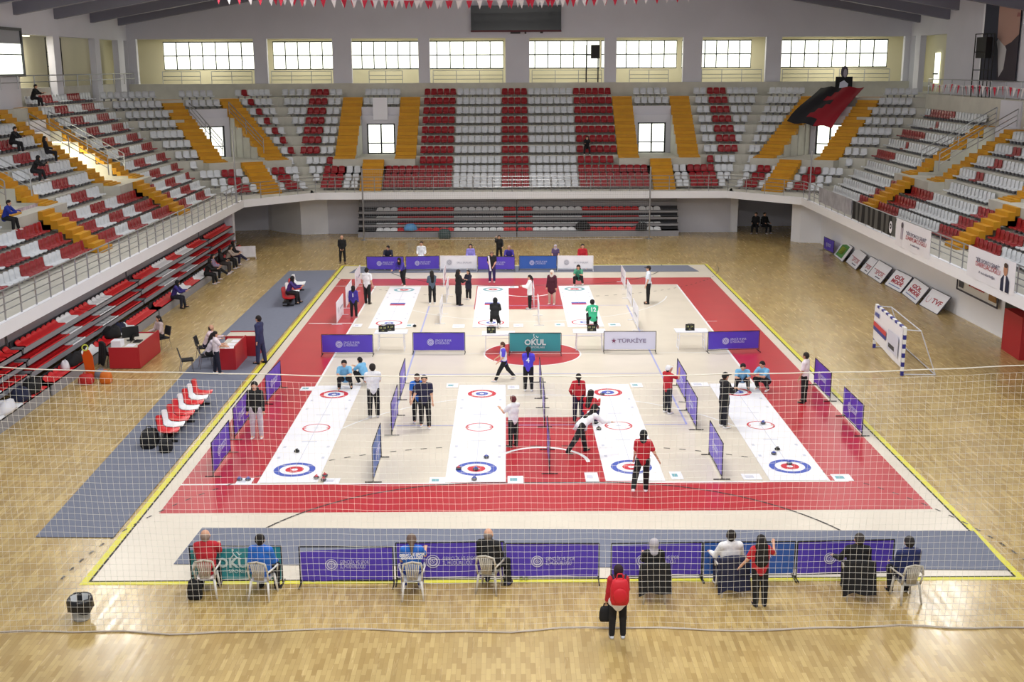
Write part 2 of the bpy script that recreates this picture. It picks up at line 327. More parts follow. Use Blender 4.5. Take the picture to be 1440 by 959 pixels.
# ------------------------------------------------------------------ banner stands
def emblem(m, x, z, r, y, mi):
    m.annulus(x, z, y, r*.86, r, 24, mi); m.annulus(x, z, y, r*.5, r*.72, 24, mi)
    for k in range(8):
        t = 2*PI*k/8; m.annulus(x+r*.3*math.cos(t), z+r*.3*math.sin(t), y, 0, r*.09, 6, mi)
    m.poly([(x-.2*r, z+.2*r, y), (x-.08*r, z+.25*r, y), (x+.25*r, z-.25*r, y), (x+.1*r, z-.25*r, y)], mi)
BAR_N = 0
def banner_stand(p, q, label, kind='purple', H=.8, both=True, sag=0., group='banner stands'):
    """feet at floor points p (left seen from the front) and q; the printed face looks to the right-hand side of q-p turned to the front"""
    p, q = np.array(p[:2], float), np.array(q[:2], float); d = q-p; L = float(np.linalg.norm(d)); ang = math.atan2(d[1], d[0])
    r = thing('banner_stand', label, 'banner stand', (*(p+q)/2, .012), ang, group)
    m = MB(); w = L/2
    for s in (-1, 1):
        m.tube((s*w, 0, .02), (s*w, 0, H), .014); m.tube((s*w, -.22, .012), (s*w, .22, .012), .014)
    m.tube((-w, 0, H), (w, 0, H), .014); m.tube((-w, 0, .09), (w, 0, .09), .012)
    m.build('frame', WHV if kind == 'white' else BLK, r)
    base = {'purple': PURP, 'lilac': PURP_LIT, 'teal': TEAL, 'blue': BLUEV, 'pale': PALEV, 'white': WHV}[kind]
    # vinyl sheet: thin, gently rippled, front and back
    nx, nz = 16, 6; z0, z1 = .12, H-.015; ph = random.random()*6
    def Y(i, j): u = i/nx; return .012*math.sin(u*9+ph+j*.5)+.006*math.sin(u*23+ph*2)
    def Z(i, j):
        u, v = i/nx, j/nz; z = z0+(z1-z0)*v
        if sag and v > .5: z -= sag*(1-u)*(v-.5)*2*.6
        if sag and v < .5: z -= sag*max(0, .25-abs(u-.12))*(1-2*v)*1.4
        return z
    X = lambda i: -w+.02+(L-.04)*i/nx
    v = [(X(i), Y(i, j)+o, Z(i, j)) for o in (-.003, .003) for j in range(nz+1) for i in range(nx+1)]; k = (nx+1)*(nz+1); f = []
    for j in range(nz):
        for i in range(nx):
            a = j*(nx+1)+i; f += [(a, a+1, a+nx+2, a+nx+1), (k+a, k+a+nx+1, k+a+nx+2, k+a+1)]
    m = MB(); m.add(v, f); m.build('vinyl_sheet', base, r, True)
    zc = (z0+z1)/2
    for sd in ((1, -1) if both else (1,)):
        y = -.024*sd
        mt = lambda x, z: frame_m((x*sd, y, z), (sd, 0, 0), (0, 0, 1))
        if kind in ('purple', 'blue', 'lilac'):
            e = MB(); emblem(e, -.32*w, 0, .13 if H < .9 else .15, 0, 0); o = e.build('emblem', PRINT, r, recenter=False); o.matrix_local = mt(0, zc-.02)
            letters('GENÇLİK VE SPOR\nİL MÜDÜRLÜĞÜ', .115, PRINT, r, mt(-.14*w, zc+.005), fit=.62*w)
        elif kind == 'teal':
            M('teal_print', (205, 230, 232), .5); e = MB(); e.path([(-.1, .02, 0), (-.03, .1, 0), (-.06, .17, 0)], .012); e.path([(-.03, .1, 0), (.03, .03, 0), (.12, .0, 0)], .012); e.path([(.03, .16, 0), (.08, .09, 0), (.13, .12, 0)], .012); e.annulus(-.05, .2, 0, 0, .025, 10); o = e.build('emblem', M('teal_print'), r, recenter=False); o.matrix_local = mt(0, zc+.1)
            letters('OKUL', .3, M('teal_print'), r, mt(0, zc-.09), align='CENTER', bold=.01)
            letters('SPORLARI', .12, M('teal_print'), r, mt(.1, zc-.22), align='CENTER')
        elif kind == 'pale':
            st = MB(); pts = []
            for k in range(10):
                t = PI/2+2*PI*k/10; rr = .1 if k % 2 == 0 else .04; pts.append((-.62*w+rr*math.cos(t), rr*math.sin(t), 0))
            st.poly(pts); o = st.build('emblem', M('star_maroon', (120, 50, 90), .5), r, recenter=False); o.matrix_local = mt(0, zc)
            letters('TÜRKİYE', .2, M('pale_letter', (140, 130, 160), .5), r, mt(-.48*w, zc-.07), bold=.004, fit=1.1*w)
        elif kind == 'white' and L > 1.6 and both:
            e = MB(); emblem(e, -.5*w, 0, .14, 0, 0); o = e.build('emblem', M('silver_print', (170, 172, 186), .5), r, recenter=False); o.matrix_local = mt(0, zc)
            letters('OKUL SPORLARI', .13, M('silver_print'), r, mt(-.1*w, zc-.05), fit=.8*w)
    return r
def bar_px(x0, y0, x1, y1, label, kind='purple', H=.8, **k): return banner_stand(G(x0, y0), G(x1, y1), label, kind, H, **k)
FR = 'front row of banner stands'
bar_px(270, 822, 398, 822, 'teal banner stand behind the seated people in red and blue', 'teal', .86, sag=.12, group=FR)
bar_px(423, 823, 554, 823, 'purple banner stand with its left corner torn loose', 'purple', .86, sag=.15, group=FR)
bar_px(558, 820, 709, 818, 'purple banner stand between the two people on white chairs', 'purple', .9, group=FR)
bar_px(711, 818, 842, 818, 'purple banner stand with two bottles at its foot', 'purple', .86, group=FR)
bar_px(859, 817, 986, 815, 'purple banner stand behind the person in grey headscarf', 'purple', .84, sag=.06, group=FR)
bar_px(988, 815, 1116, 814, 'blue banner stand behind the person in a white shirt', 'blue', .84, group=FR)
bar_px(1119, 814, 1254, 811, 'purple banner stand behind the person in a black suit', 'purple', .84, group=FR)
MD = 'middle row of banner stands'
bar_px(453, 500, 525, 500, 'purple banner stand of the middle row, over the left sideline', group=MD)
bar_px(581, 497, 654, 497, 'purple banner stand of the middle row, left of the centre circle', group=MD)
bar_px(716, 499, 789, 499, 'teal banner stand on the red centre circle', 'teal', .84, group=MD)
bar_px(849, 496, 922, 496, 'pale banner stand with a maroon star and country name', 'pale', .82, group=MD)
bar_px(995, 496, 1067, 494, 'purple banner stand of the middle row, over the right sideline', group=MD)
FA_ = 'far row of banner stands'
bar_px(516, 382, 568, 382, 'purple banner stand in front of the seated person in navy, far row', group=FA_)
bar_px(571, 382, 618, 381, 'purple banner stand in front of the person in white, far row', group=FA_)
bar_px(619, 381, 671, 381, 'white banner stand in far row, beside two purple ones', 'white', group=FA_)
bar_px(672, 382, 724, 382, 'purple banner stand in far row behind the player holding a roll', group=FA_)
bar_px(730, 381, 783, 381, 'blue banner stand in far row', 'blue', group=FA_)
bar_px(784, 381, 834, 381, 'white banner stand in far row before the person in red', 'white', group=FA_)
def side_stand(px, py, label, kind='purple', L=2., flip=False, tilt=0., H=.85):
    kind = 'lilac' if kind == 'purple' and 520 < px < 1030 else kind  # lane dividers take the paler purple that paints light through the sheet
    p = G(px, py); a = PI/2+tilt; q = (p[0]+L*math.cos(a), p[1]+L*math.sin(a))
    p, q = (q, p) if flip else (p, q)
    return banner_stand(p, q, label, kind, H, group='banner stands set along the lanes')
side_stand(300, 671, 'purple banner stand on the left red strip, nearest of three', H=.95)
side_stand(330, 619, 'purple banner stand on the left red strip, beside the long-haired person', H=.95)
side_stand(375, 569, 'purple banner stand on the left red strip, farthest of three', H=.95, tilt=-.05)
side_stand(525, 679, 'light blue divider banner beside the near left mat', 'blue', H=1.0)
side_stand(551, 613, 'purple divider banner behind the players in navy, second in line', H=1.)
side_stand(563, 563, 'purple divider banner left of the players in navy, farthest in line', H=.9)
side_stand(773, 667, 'purple divider banner edge-on over the white arc of the key', H=1.)
side_stand(766, 601, 'purple divider banner edge-on at the top of the red key', H=1.)
side_stand(761, 561, 'purple divider banner edge-on right of the player with number four', H=.9)
side_stand(1015, 675, 'purple divider banner on the right lanes, nearest of three', flip=True, H=1.)
side_stand(979, 605, 'purple divider banner on the right lanes, middle of three', flip=True, H=1.)
side_stand(964, 566, 'purple divider banner behind the player in red with white cap', flip=True, H=.95)
side_stand(1167, 565, 'purple banner stand on right red strip beside the standing referee', flip=True, H=.95)
side_stand(1212, 614, 'purple banner stand on right red strip, nearer of two', flip=True, H=.95)
for a in [(474, 457, 'white banner stand on the far left red strip, nearest of three', .95), (487, 434, 'white banner stand on far left red strip beside the purple shirt', .95), (500, 410, 'white banner stand on far left red strip by the referee in white', .95),
          (619, 456, 'white divider banner right of the far left mat, nearest of three', .9), (628, 427, 'white divider banner left of the pair in dark clothes, middle of three', .9), (624, 404, 'white divider banner left of the pair in dark clothes, farthest of three', .8),
          (758, 458, 'white divider banner in front of the far red key', .95), (751, 434, 'white divider banner behind the player in a white jacket', .9),
          (897, 465, 'white divider banner at far right, nearest of three', .95), (888, 432, 'white divider banner at far right, middle of three', .9), (879, 407, 'white divider banner at far right, farthest of three', .85)]:
    side_stand(a[0], a[1], a[2], 'white', H=a[3], flip=a[0] > 700)
# ------------------------------------------------------------------ folding tables with score timers
def folding_table(cx, cy, label, w=1.25):
    r = thing('folding_table', label, 'table', (cx, cy, .011), 0, 'white folding tables at the middle line')
    m = MB(); m.box(-w/2, w/2, -.32, .32, .695, .73); m.build('tabletop', WHV, r)
    for s in (-1, 1):
        m = MB(); x = s*(w/2-.12)
        for y in (-.24, .24): m.tube((x, y, .0), (x-s*.03, y*.9, .695), .016)
        m.tube((x, -.24, .04), (x, .24, .04), .014); m.tube((x-s*.015, -.22, .35), (x-s*.015, .22, .35), .012); m.build('leg_frame', WHV, r)
    m = MB(); m.tube((-w/2+.12, 0, .5), (w/2-.12, 0, .5), .01); m.build('brace', WHV, r)
    return r
def score_timer(x, y, z, label, k=1.):
    r = thing('score_timer', label, 'score timer', (x, y, z), .05*k, 'score timers on the folding tables')
    m = MB(); m.add([(-.17, -.05, 0), (.17, -.05, 0), (.17, .05, 0), (-.17, .05, 0), (-.17, .0, .24), (.17, .0, .24), (.17, .04, .24), (-.17, .04, .24)], [(0, 3, 2, 1), (4, 5, 6, 7), (0, 1, 5, 4), (1, 2, 6, 5), (2, 3, 7, 6), (3, 0, 4, 7)]); m.build('case', BLK, r)
    for i, t in enumerate(('18', '24')): letters(t, .105, M('timer_digits', (190, 188, 120), .5), r, frame_m((-.15+.16*i, -.035, .12), (1, 0, 0), (0, .2, 1)), name='digits')
    letters('0 4', .07, M('timer_digits'), r, frame_m((-.05, -.05, .03), (1, 0, 0), (0, .2, 1)), name='digits')
    m = MB(); m.path([(-.08, .02, .235), (-.08, .02, .27), (.08, .02, .27), (.08, .02, .235)], .008); m.build('handle', BLK, r)
TB = [(550, 495, 'white folding table left of middle, with two score timers', [(539, .95), (549, 1)]), (701, 497, 'white folding table left of the teal banner', [(691, 1)]), (829, 494, 'white folding table between the teal and star banners', [(832, 1)]), (973, 493, 'white folding table right of the star banner', [(970, 1)])]
nm = ['black score timer on the table left of the teal banner', 'black score timer on the table between teal and star banners', 'black score timer on the table right of the star banner']
for i, (px, py, lb, ts) in enumerate(TB):
    p = G(px, py); cy = p[1]+.3; folding_table(p[0], cy, lb)
    for j, (tx, k) in enumerate(ts):
        q = GY(tx, 470, cy-.05+(.2 if j else 0)); score_timer(q[0], cy-.05+(.18 if j else 0), .742, nm[i-1] if i else ('black score timer on the leftmost table, left one of two', 'black score timer on the leftmost table, right one of two')[j], k)
# ------------------------------------------------------------------ chairs
def plastic_chair(name, mat, label, loc, rz, group='plastic chairs of the seated row'):
    """monobloc chair, sitter faces +Y"""
    r = thing(name, label, 'chair', loc, rz, group); r.scale = (.88, 1, 1)
    m = MB(); N = 8
    top = [(-.21+.42*i/N, y, .43-.02*math.sin(PI*i/N)*(1 if y < .1 else .3)) for y in (-.2, 0, .2) for i in range(N+1)]; k = N+1
    m.add(top+[(x, y, z-.025) for x, y, z in top], [(j*k+i, j*k+i+1, (j+1)*k+i+1, (j+1)*k+i) for j in range(2) for i in range(N)]+[(27+j*k+i, 27+(j+1)*k+i, 27+(j+1)*k+i+1, 27+j*k+i+1) for j in range(2) for i in range(N)]); m.box(-.215, .215, .19, .215, .38, .432); m.build('seat', mat, r, True)
    m = MB()
    m.path([(-.22, -.2, .42), (-.235, -.26, .66), (-.2, -.29, .84), (0, -.3, .88), (.2, -.29, .84), (.235, -.26, .66), (.22, -.2, .42)], .022, 8)
    for i in range(7):
        t = -1+2*i/6; m.add([(t*.16-.017, -.285-.01, .85), (t*.16+.017, -.285-.01, .85), (t*.1+.014, -.205, .43), (t*.1-.014, -.205, .43), (t*.16-.017, -.285+.01, .85), (t*.16+.017, -.285+.01, .85), (t*.1+.014, -.19, .43), (t*.1-.014, -.19, .43)], [(0, 1, 2, 3), (7, 6, 5, 4), (0, 4, 5, 1), (1, 5, 6, 2), (2, 6, 7, 3), (3, 7, 4, 0)])
    m.build('backrest', mat if mat is not PLASW else PLASG, r, True)
    for s in (-1, 1):
        m = MB(); m.path([(s*.25, -.25, .64), (s*.3, 0, .645), (s*.295, .2, .63), (s*.265, .24, .5)], .02, 8); m.build('armrest', mat, r, True)
        for y0, y1 in ((-.19, -.27), (.19, .25)):
            m = MB(); m.tube((s*.2, y0, .42), (s*.25, y1, 0), .032, 8, 0, .022); m.build('leg', mat, r, True)
    return r
def office_chair(loc, rz, label, mat=None):
    """stacking chair with a metal frame, sitter faces +Y"""
    mat = mat or BLKC; r = thing('stacking_chair', label, 'chair', loc, rz, 'metal-framed stacking chairs')
    m = MB(); m.box(-.22, .22, -.2, .22, .43, .48); m.build('seat', mat, r)
    m = MB(); m.add([(-.21, -.2, .55), (.21, -.2, .55), (.2, -.28, .88), (-.2, -.28, .88), (-.21, -.24, .55), (.21, -.24, .55), (.2, -.32, .88), (-.2, -.32, .88)], [(0, 1, 2, 3), (7, 6, 5, 4), (0, 4, 5, 1), (1, 5, 6, 2), (2, 6, 7, 3), (3, 7, 4, 0)]); m.build('backrest', mat, r)
    for s in (-1, 1):
        m = MB(); m.path([(s*.21, .2, .0), (s*.2, .16, .43)], .012); m.build('leg', CHROME, r)
        m = MB(); m.path([(s*.21, -.27, .0), (s*.2, -.18, .43), (s*.2, -.24, .6), (s*.2, -.3, .86)], .012); m.build('leg', CHROME, r)
    return r
def draped_jacket(name, mat, label, loc, rz, w=.56, zt=.9, zb=.18, skew=0.):
    """coat hung over a chair back (chair faces +Y)"""
    nx, nz = 10, 8; v = []
    for sgn in (-1, 1):
        for j in range(nz+1):
            for i in range(nx+1):
                u, t = i/nx*2-1, j/nz; x = u*w/2*(1+.12*t)+skew*t; y = -.3+sgn*(.035+.03*t)-.03*t+.018*math.sin(u*7+sgn)*t
                v.append((x, y, zt-.04*u*u-(zt-zb)*t*(1 if sgn < 0 else .45)-.03*t*math.sin(u*5)))
    k = (nx+1)*(nz+1); f = []
    for j in range(nz):
        for i in range(nx):
            a = j*(nx+1)+i; f += [(a, a+nx+1, a+nx+2, a+1), (k+a, k+a+1, k+a+nx+2, k+a+nx+1)]
    f += [(i, i+1, k+i+1, k+i) for i in range(nx)]
    for i in (0, nx): f += [(j*(nx+1)+i, (j+1)*(nx+1)+i, k+(j+1)*(nx+1)+i, k+j*(nx+1)+i) for j in range(nz)]
    f += [(nz*(nx+1)+i, nz*(nx+1)+i+1, k+nz*(nx+1)+i+1, k+nz*(nx+1)+i) for i in range(nx)]
    o = mkobj(name, v, f, mat, None, True, loc); o.rotation_euler = (0, 0, rz); return tag(o, label, 'jacket', 'coats hung on the seated row')
SEATPOS = {}
def front_chair(key, px, py, rz, mat, label):
    p = G(px, py); SEATPOS[key] = (p[0], p[1]+.27, rz); plastic_chair('plastic_chair', mat, label, (p[0], p[1]+.27, 0), rz)
front_chair('red', 288, 843, .1, PLASW, 'white plastic armchair under the person in a red jacket')
front_chair('blueL', 367, 846, -.15, PLASW, 'white plastic armchair under the person in blue at the teal banner')
front_chair('blueR', 579, 846, .1, PLASW, 'white plastic armchair under the person in blue with a ponytail')
front_chair('black', 688, 837, -.25, PLASG, 'beige plastic armchair under the bald person in black')
front_chair('scarf', 920, 850, .0, PLASG, 'plastic chair hidden under the person in grey headscarf')
front_chair('white', 1028, 840, .1, PLASW, 'plastic armchair with a navy coat over its back')
front_chair('suit', 1208, 846, -.1, PLASG, 'plastic chair under the person in a black suit')
front_chair('navy', 1279, 851, .12, PLASG, 'beige plastic armchair under the person in navy')
for k, mt, lb, w, zb in (('white', NAVY, 'navy coat over the chair of the person in white', .62, .2), ('scarf', BLKC, 'black coat over the chair of the person in grey headscarf', .6, .3), ('suit', BLKC, 'long black coat over the chair of the suited person', .6, .22)):
    x, y, rz = SEATPOS[k]; draped_jacket('draped_jacket', mt, lb, (x, y, 0), rz, w, .93, zb)
# ------------------------------------------------------------------ team benches of shell seats
def team_bench(p, q, cols, label, base_h=.3):
    p, q = np.array(p[:2]), np.array(q[:2]); d = q-p; L = np.linalg.norm(d); ang = math.atan2(d[1], d[0])
    r = thing('team_bench', label, 'bench', (*(p+q)/2, .02), ang)
    n = len(cols); m = MB(); m.box(-L/2, L/2, -.16, .2, .18, .25); m.box(-L/2+.05, L/2-.05, -.05, .05, .25, .33)
    m.build('beam', BLK, r)
    for s in (-.42, 0, .42):
        m = MB(); m.box(s*L-.04, s*L+.04, -.25, .25, 0, .05); m.box(s*L-.03, s*L+.03, -.05, .05, .05, .2); m.build('foot', BLK, r)
    for i, c in enumerate(cols):
        x = -L/2+L*(i+.5)/n; w = L/n*.45; prof = [(-.3, .36), (-.1, .33), (.12, .35), (.2, .42), (.25, .6), (.27, .82)]; N = 6; v = []
        for o in (0, .025):
            for (y, z) in prof:
                for j in range(N+1):
                    u = j/N*2-1; up = .05*u*u; v.append((x+u*w, y+(up if z > .5 else 0)*-1+(o if z > .45 else 0), z+(up if z < .5 else 0)-(o if z < .45 else 0)-(.06*u*u if z > .8 else 0)))
        k = N+1; nn = k*len(prof); f = []
        for a in range(len(prof)-1):
            for j in range(N):
                e = a*k+j; f += [(e, e+1, e+k+1, e+k), (nn+e, nn+e+k, nn+e+k+1, nn+e+1)]
        bb = MB(); bb.add(v, f); bb.build('shell_seat', BSR if c == 'r' else BSW, r, True)
    return r
team_bench(G(233, 628), G(288, 565), 'rwrrwrwr', 'team bench of red and white shell seats on the left carpet, nearer the net')
team_bench(G(404, 433), G(422, 407), 'rwrw', 'short bench of red and white shell seats at the far end of left carpet')
# ------------------------------------------------------------------ registration desks
def desk(x0, x1, y0, y1, label, h=.8):
    r = thing('registration_desk', label, 'desk', ((x0+x1)/2, (y0+y1)/2, .0), 0, 'red registration desks'); a, b_ = (x1-x0)/2, (y1-y0)/2
    m = MB(); m.box(a-.04, a, -b_, b_, .02, h+.08); m.build('front_panel', DESKR, r)
    for s in (-1, 1):
        m = MB(); m.box(-a, a-.04, s*b_-.02, s*b_+.02, .02, h+.0); m.build('side_panel', DESKR, r)
    m = MB(); m.box(-a, a-.04, -b_+.02, b_-.02, h-.08, h-.04); m.build('desktop', M('desk_top', (206, 198, 184), .5), r)
    return r
desk(-15.35, -14.25, 12.0, 14.5, 'red registration desk by the bleachers, with a monitor on it')
desk(-11.4, -10.72, 11.75, 13.55, 'red registration desk with papers, at the edge of left carpet')
desk(-11.55, -10.35, 13.75, 14.6, 'short red desk standing behind the desk with papers')
r = thing('monitor', 'black computer monitor seen from behind on the red desk', 'monitor', (-14.95, 13.3, .76), .5)
m = MB(); m.box(-.3, .3, -.03, .03, .12, .52); m.build('screen_case', BLK, r); m = MB(); m.box(-.04, .04, -.03, .03, .02, .14); m.build('neck', BLK, r); m = MB(); m.box(-.14, .14, -.1, .1, 0, .02); m.build('stand', BLK, r)
m = MB(); m.box(-15.3, -14.95, 12.15, 12.55, .76, 1.0); tag(m.build('paper_box', WHV), 'white paper box on the near end of the monitor desk', 'box')
for i, (x, y, lb) in enumerate([(-14.7, 12.5, 'white sheet on the monitor desk'), (-11.0, 12.1, 'white sheet on the carpet-side desk, nearest the standing helper'), (-11.05, 12.6, 'white sheet in the middle of the carpet-side desk'), (-11.0, 13.1, 'white sheet at the far end of the carpet-side desk')]):
    m = MB(); m.box(x-.15, x+.15, y-.2, y+.2, .7605, .766); m.box(x-.1, x+.1, y+.08, y+.1, .766, .7665, 1); tag(m.build('paper_sheet', [WHV, PALE]), lb, 'paper', 'papers on the desks')
m = MB(); m.box(-14.75, -14.5, 12.9, 13.3, .76, .79); m.obox((-14.8, 13.1, .9), (.02, 0, .05), (0, .4, 0), (0.1, 0, .25)); tag(m.build('laptop', BLK), 'black laptop open on the monitor desk', 'laptop')
office_chair((*G(264, 523)[:2], 0), -1.2, 'empty black stacking chair left of the carpet-side desk')
office_chair((-11.85, 12.05, .02), -1.2, 'black stacking chair under the person in a purple vest')
office_chair((*G(158, 514)[:2], 0), -.9, 'black stacking chair with a jacket on it by the monitor desk')
draped_jacket('draped_jacket', BLKC, 'black jacket hung on the chair by the monitor desk', (*G(158, 514)[:2], 0), -.9, .52, .95, .1)
# ------------------------------------------------------------------ bin, bottles, bags
p = G(110, 877); r = thing('trash_bin', 'grey waste bin with a black bag at near left', 'bin', (p[0], p[1]+.2, 0))
m = MB(); m.lathe([(0, .0), (.15, .0), (.165, .03), (.21, .46), (.2, .46), (.155, .04), (0, .03)], 20); m.build('bin_body', M('bin_grey', (176, 180, 184), .5), r, True)
m = MB(); v = []
n = 24
for j, (rr, zz) in enumerate([(.16, .1), (.2, .45), (.225, .48), (.245, .44), (.25, .32), (.255, .22)]):
    for i in range(n):
        t = 2*PI*i/n; k = 1+.05*math.sin(5*t+j)+.03*math.sin(9*t); v.append((rr*k*math.cos(t), rr*k*math.sin(t), zz+(.04*math.sin(3*t+1) if j > 2 else 0)))
m.add(v, [(j*n+i, j*n+(i+1) % n, (j+1)*n+(i+1) % n, (j+1)*n+i) for j in range(5) for i in range(n)]); m.build('bin_bag', M('bag_black', (20, 20, 24), .3), r, True)
WATER = M('bottle_clear', (206, 222, 240), .15)
for px, lb in ((733, 'clear water bottle at the banner foot, left one of the pair'), (740, 'clear water bottle at the banner foot, right one of the pair')):
    p = G(px, 818); r = thing('water_bottle', lb, 'bottle', (p[0], p[1]+.1, .012), 0, 'pair of water bottles'); m = MB(); m.lathe([(0, 0), (.035, 0), (.037, .1), (.034, .13), (.037, .17), (.014, .21)], 12); m.build('bottle_body', WATER, r, True)
    m = MB(); m.lathe([(0, .24), (.016, .24), (.016, .21), (0, .21)], 10); m.build('cap', WHT, r, True)
def bag(name, loc, s, mat, label, cat='bag', rz=0.):
    r = thing(name, label, cat, loc, rz); m = MB(); n = 12; v = []
    for j, (k, zz) in enumerate([(.0, 0), (.86, 0), (1, .15), (.98, .6), (.8, .92), (.45, 1.), (0, 1.)]):
        for i in range(n):
            t = 2*PI*i/n; c, d = math.cos(t), math.sin(t); e = .55; v.append((s[0]/2*k*math.copysign(abs(c)**e, c), s[1]/2*k*math.copysign(abs(d)**e, d), s[2]*zz))
    m.add(v, [(j*n+i, j*n+(i+1) % n, (j+1)*n+(i+1) % n, (j+1)*n+i) for j in range(6) for i in range(n)]); m.build('bag_body', mat, r, True)
    m = MB(); m.path([(-.2*s[0], 0, .96*s[2]), (-.12*s[0], 0, 1.2*s[2]), (.12*s[0], 0, 1.2*s[2]), (.2*s[0], 0, .96*s[2])], .012); m.build('handle', mat, r); return r
p = G(274, 843); bag('backpack', (p[0], p[1]+.05, 0), (.3, .22, .42), BLKC, 'black backpack on the floor left of the red jacket')
p = G(216, 628); bag('sports_bag', (p[0]-.1, p[1], .02), (.45, .7, .5), BLKC, 'dark sports bag at the near end of the red and white bench')
p = G(228, 634); bag('sports_bag', (p[0]+.15, p[1]-.1, .02), (.35, .4, .35), BLKC, 'small dark bag beside the bench end bag')
# medical gear by the left bleachers
p = G(86, 535); MX, MY = max(p[0], -15.6), p[1]
r = thing('spine_board', 'orange rescue board leaning up by the left bleachers', 'rescue board', (MX, MY+.3, 0)); m = MB()
m.add([(-.15, 0, 0), (.15, 0, 0), (.18, -.19, .82), (.09, -.24, 1.08), (-.09, -.24, 1.08), (-.18, -.19, .82)]+[(-.15, .03, 0), (.15, .03, 0), (.18, -.16, .82), (.09, -.21, 1.08), (-.09, -.21, 1.08), (-.18, -.16, .82)], [(0, 1, 2, 3, 4, 5), (11, 10, 9, 8, 7, 6)]+[(i, (i+1) % 6, 6+(i+1) % 6, 6+i) for i in range(6)]); m.build('board', M('rescue_orange', (236, 96, 20), .5), r)
m = MB(); m.annulus(0, 0, 0, .08, .125, 20, 0); o = m.build('head_ring', M('ring_lime', (196, 206, 80), .5), r, recenter=False); o.location = (-.02, -.28, 1.17); o.rotation_euler = (1.3, 0, 0)
bag('medical_bag', (MX+.1, MY-.45, 0), (.5, .4, .35), M('bag_red', (190, 40, 40), .7), 'red medical bag on the floor below the orange board')
bag('medical_bag', (MX+.75, MY-.35, 0), (.4, .35, .4), M('bag_orange', (214, 110, 30), .7), 'orange and yellow medical bag right of the red one')
bag('medical_bag', (MX+.35, MY+.35, 0), (.45, .4, .3), M('bag_grey', (120, 124, 140), .7), 'grey bag behind the red medical bag')
# ------------------------------------------------------------------ handball goal at right with a banner
A, Bq = G(1229, 489), G(1268, 528); d = (Bq-A)[:2]; L = np.linalg.norm(d); gh = hgt(*A[:2], 431)
r = thing('handball_goal', 'blue and white handball goal frame standing side-on by the right wall', 'goal', (*((A+Bq)/2)[:2], 0), math.atan2(d[1], d[0])); w = L/2
for s in (-1, 1):
    m = MB(); n = 10
    for i in range(n): m.box(s*w-.05, s*w+.05, -.05, .05, gh*i/n, gh*(i+1)/n, 1 if i % 2 else 0)
    m.build('post', [M('goal_blue', (44, 48, 140), .45), WHT], r)
m = MB(); n = 13
for i in range(n): m.box(-w-.05+(L+.1)*i/n, -w-.05+(L+.1)*(i+1)/n, -.05, .05, gh, gh+.1, (i+1) % 2)
m.build('crossbar', [M('goal_blue'), WHT], r)
m = MB()
for s in (-1, 1):
    m.path([(s*w, .05, gh+.02), (s*w, .55, gh-.02), (s*w, 1.15, .04), (s*w, .05, .04)], .022)
m.tube((-w, .55, gh-.02), (w, .55, gh-.02), .022); m.tube((-w, 1.15, .04), (w, 1.15, .04), .022); m.build('back_frame', M('goal_tube', (214, 214, 220), .4), r)
R2 = thing('goal_banner', 'white printed banner hung across the handball goal', 'banner', r.location, r.rotation_euler.z)
m = MB(); z0, z1 = gh*.22, gh+.04; N = 12; v = []
for j in range(7):
    for i in range(N+1):
        u, t = i/N, j/6; v.append((-w+.02+(L-.04)*u, -.075-.03*math.sin(u*PI)*(1-t)-.01*math.sin(u*11), z0+(z1-z0)*t-.12*(u-.5)*(1-t)))
v += [(x, y+.008, z) for x, y, z in v]; k = N+1; nn = 7*k
m.add(v, [q for j in range(6) for i in range(N) for q in ((j*k+i, j*k+i+1, (j+1)*k+i+1, (j+1)*k+i), (nn+j*k+i, nn+(j+1)*k+i, nn+(j+1)*k+i+1, nn+j*k+i+1))]); m.build('banner_sheet', WHV, R2, True)
m = MB(); y = -.118
def pq(x0, x1, za, zb, mi, sk=0): m.poly([(x0*L, y, za*gh), (x1*L, y, (za-sk)*gh), (x1*L, y, (zb-sk)*gh), (x0*L, y, zb*gh)], mi)
pq(-.46, 0., .58, .69, 0, .02); pq(-.46, 0., .49, .58, 1, .02); pq(.06, .42, .34, .78, 2); pq(.1, .3, .4, .5, 3)
m.build('printed_panels', [M('print_red', (206, 60, 70), .5), M('print_blue', (40, 60, 150), .5), M('print_pale', (214, 216, 236), .5), M('print_dark', (70, 72, 84), .5)], R2)
letters('AHENK', .2, M('print_blue'), R2, frame_m((-w*.86, -.125, gh*.84), (1, 0, 0), (0, 0, 1)), bold=.01)
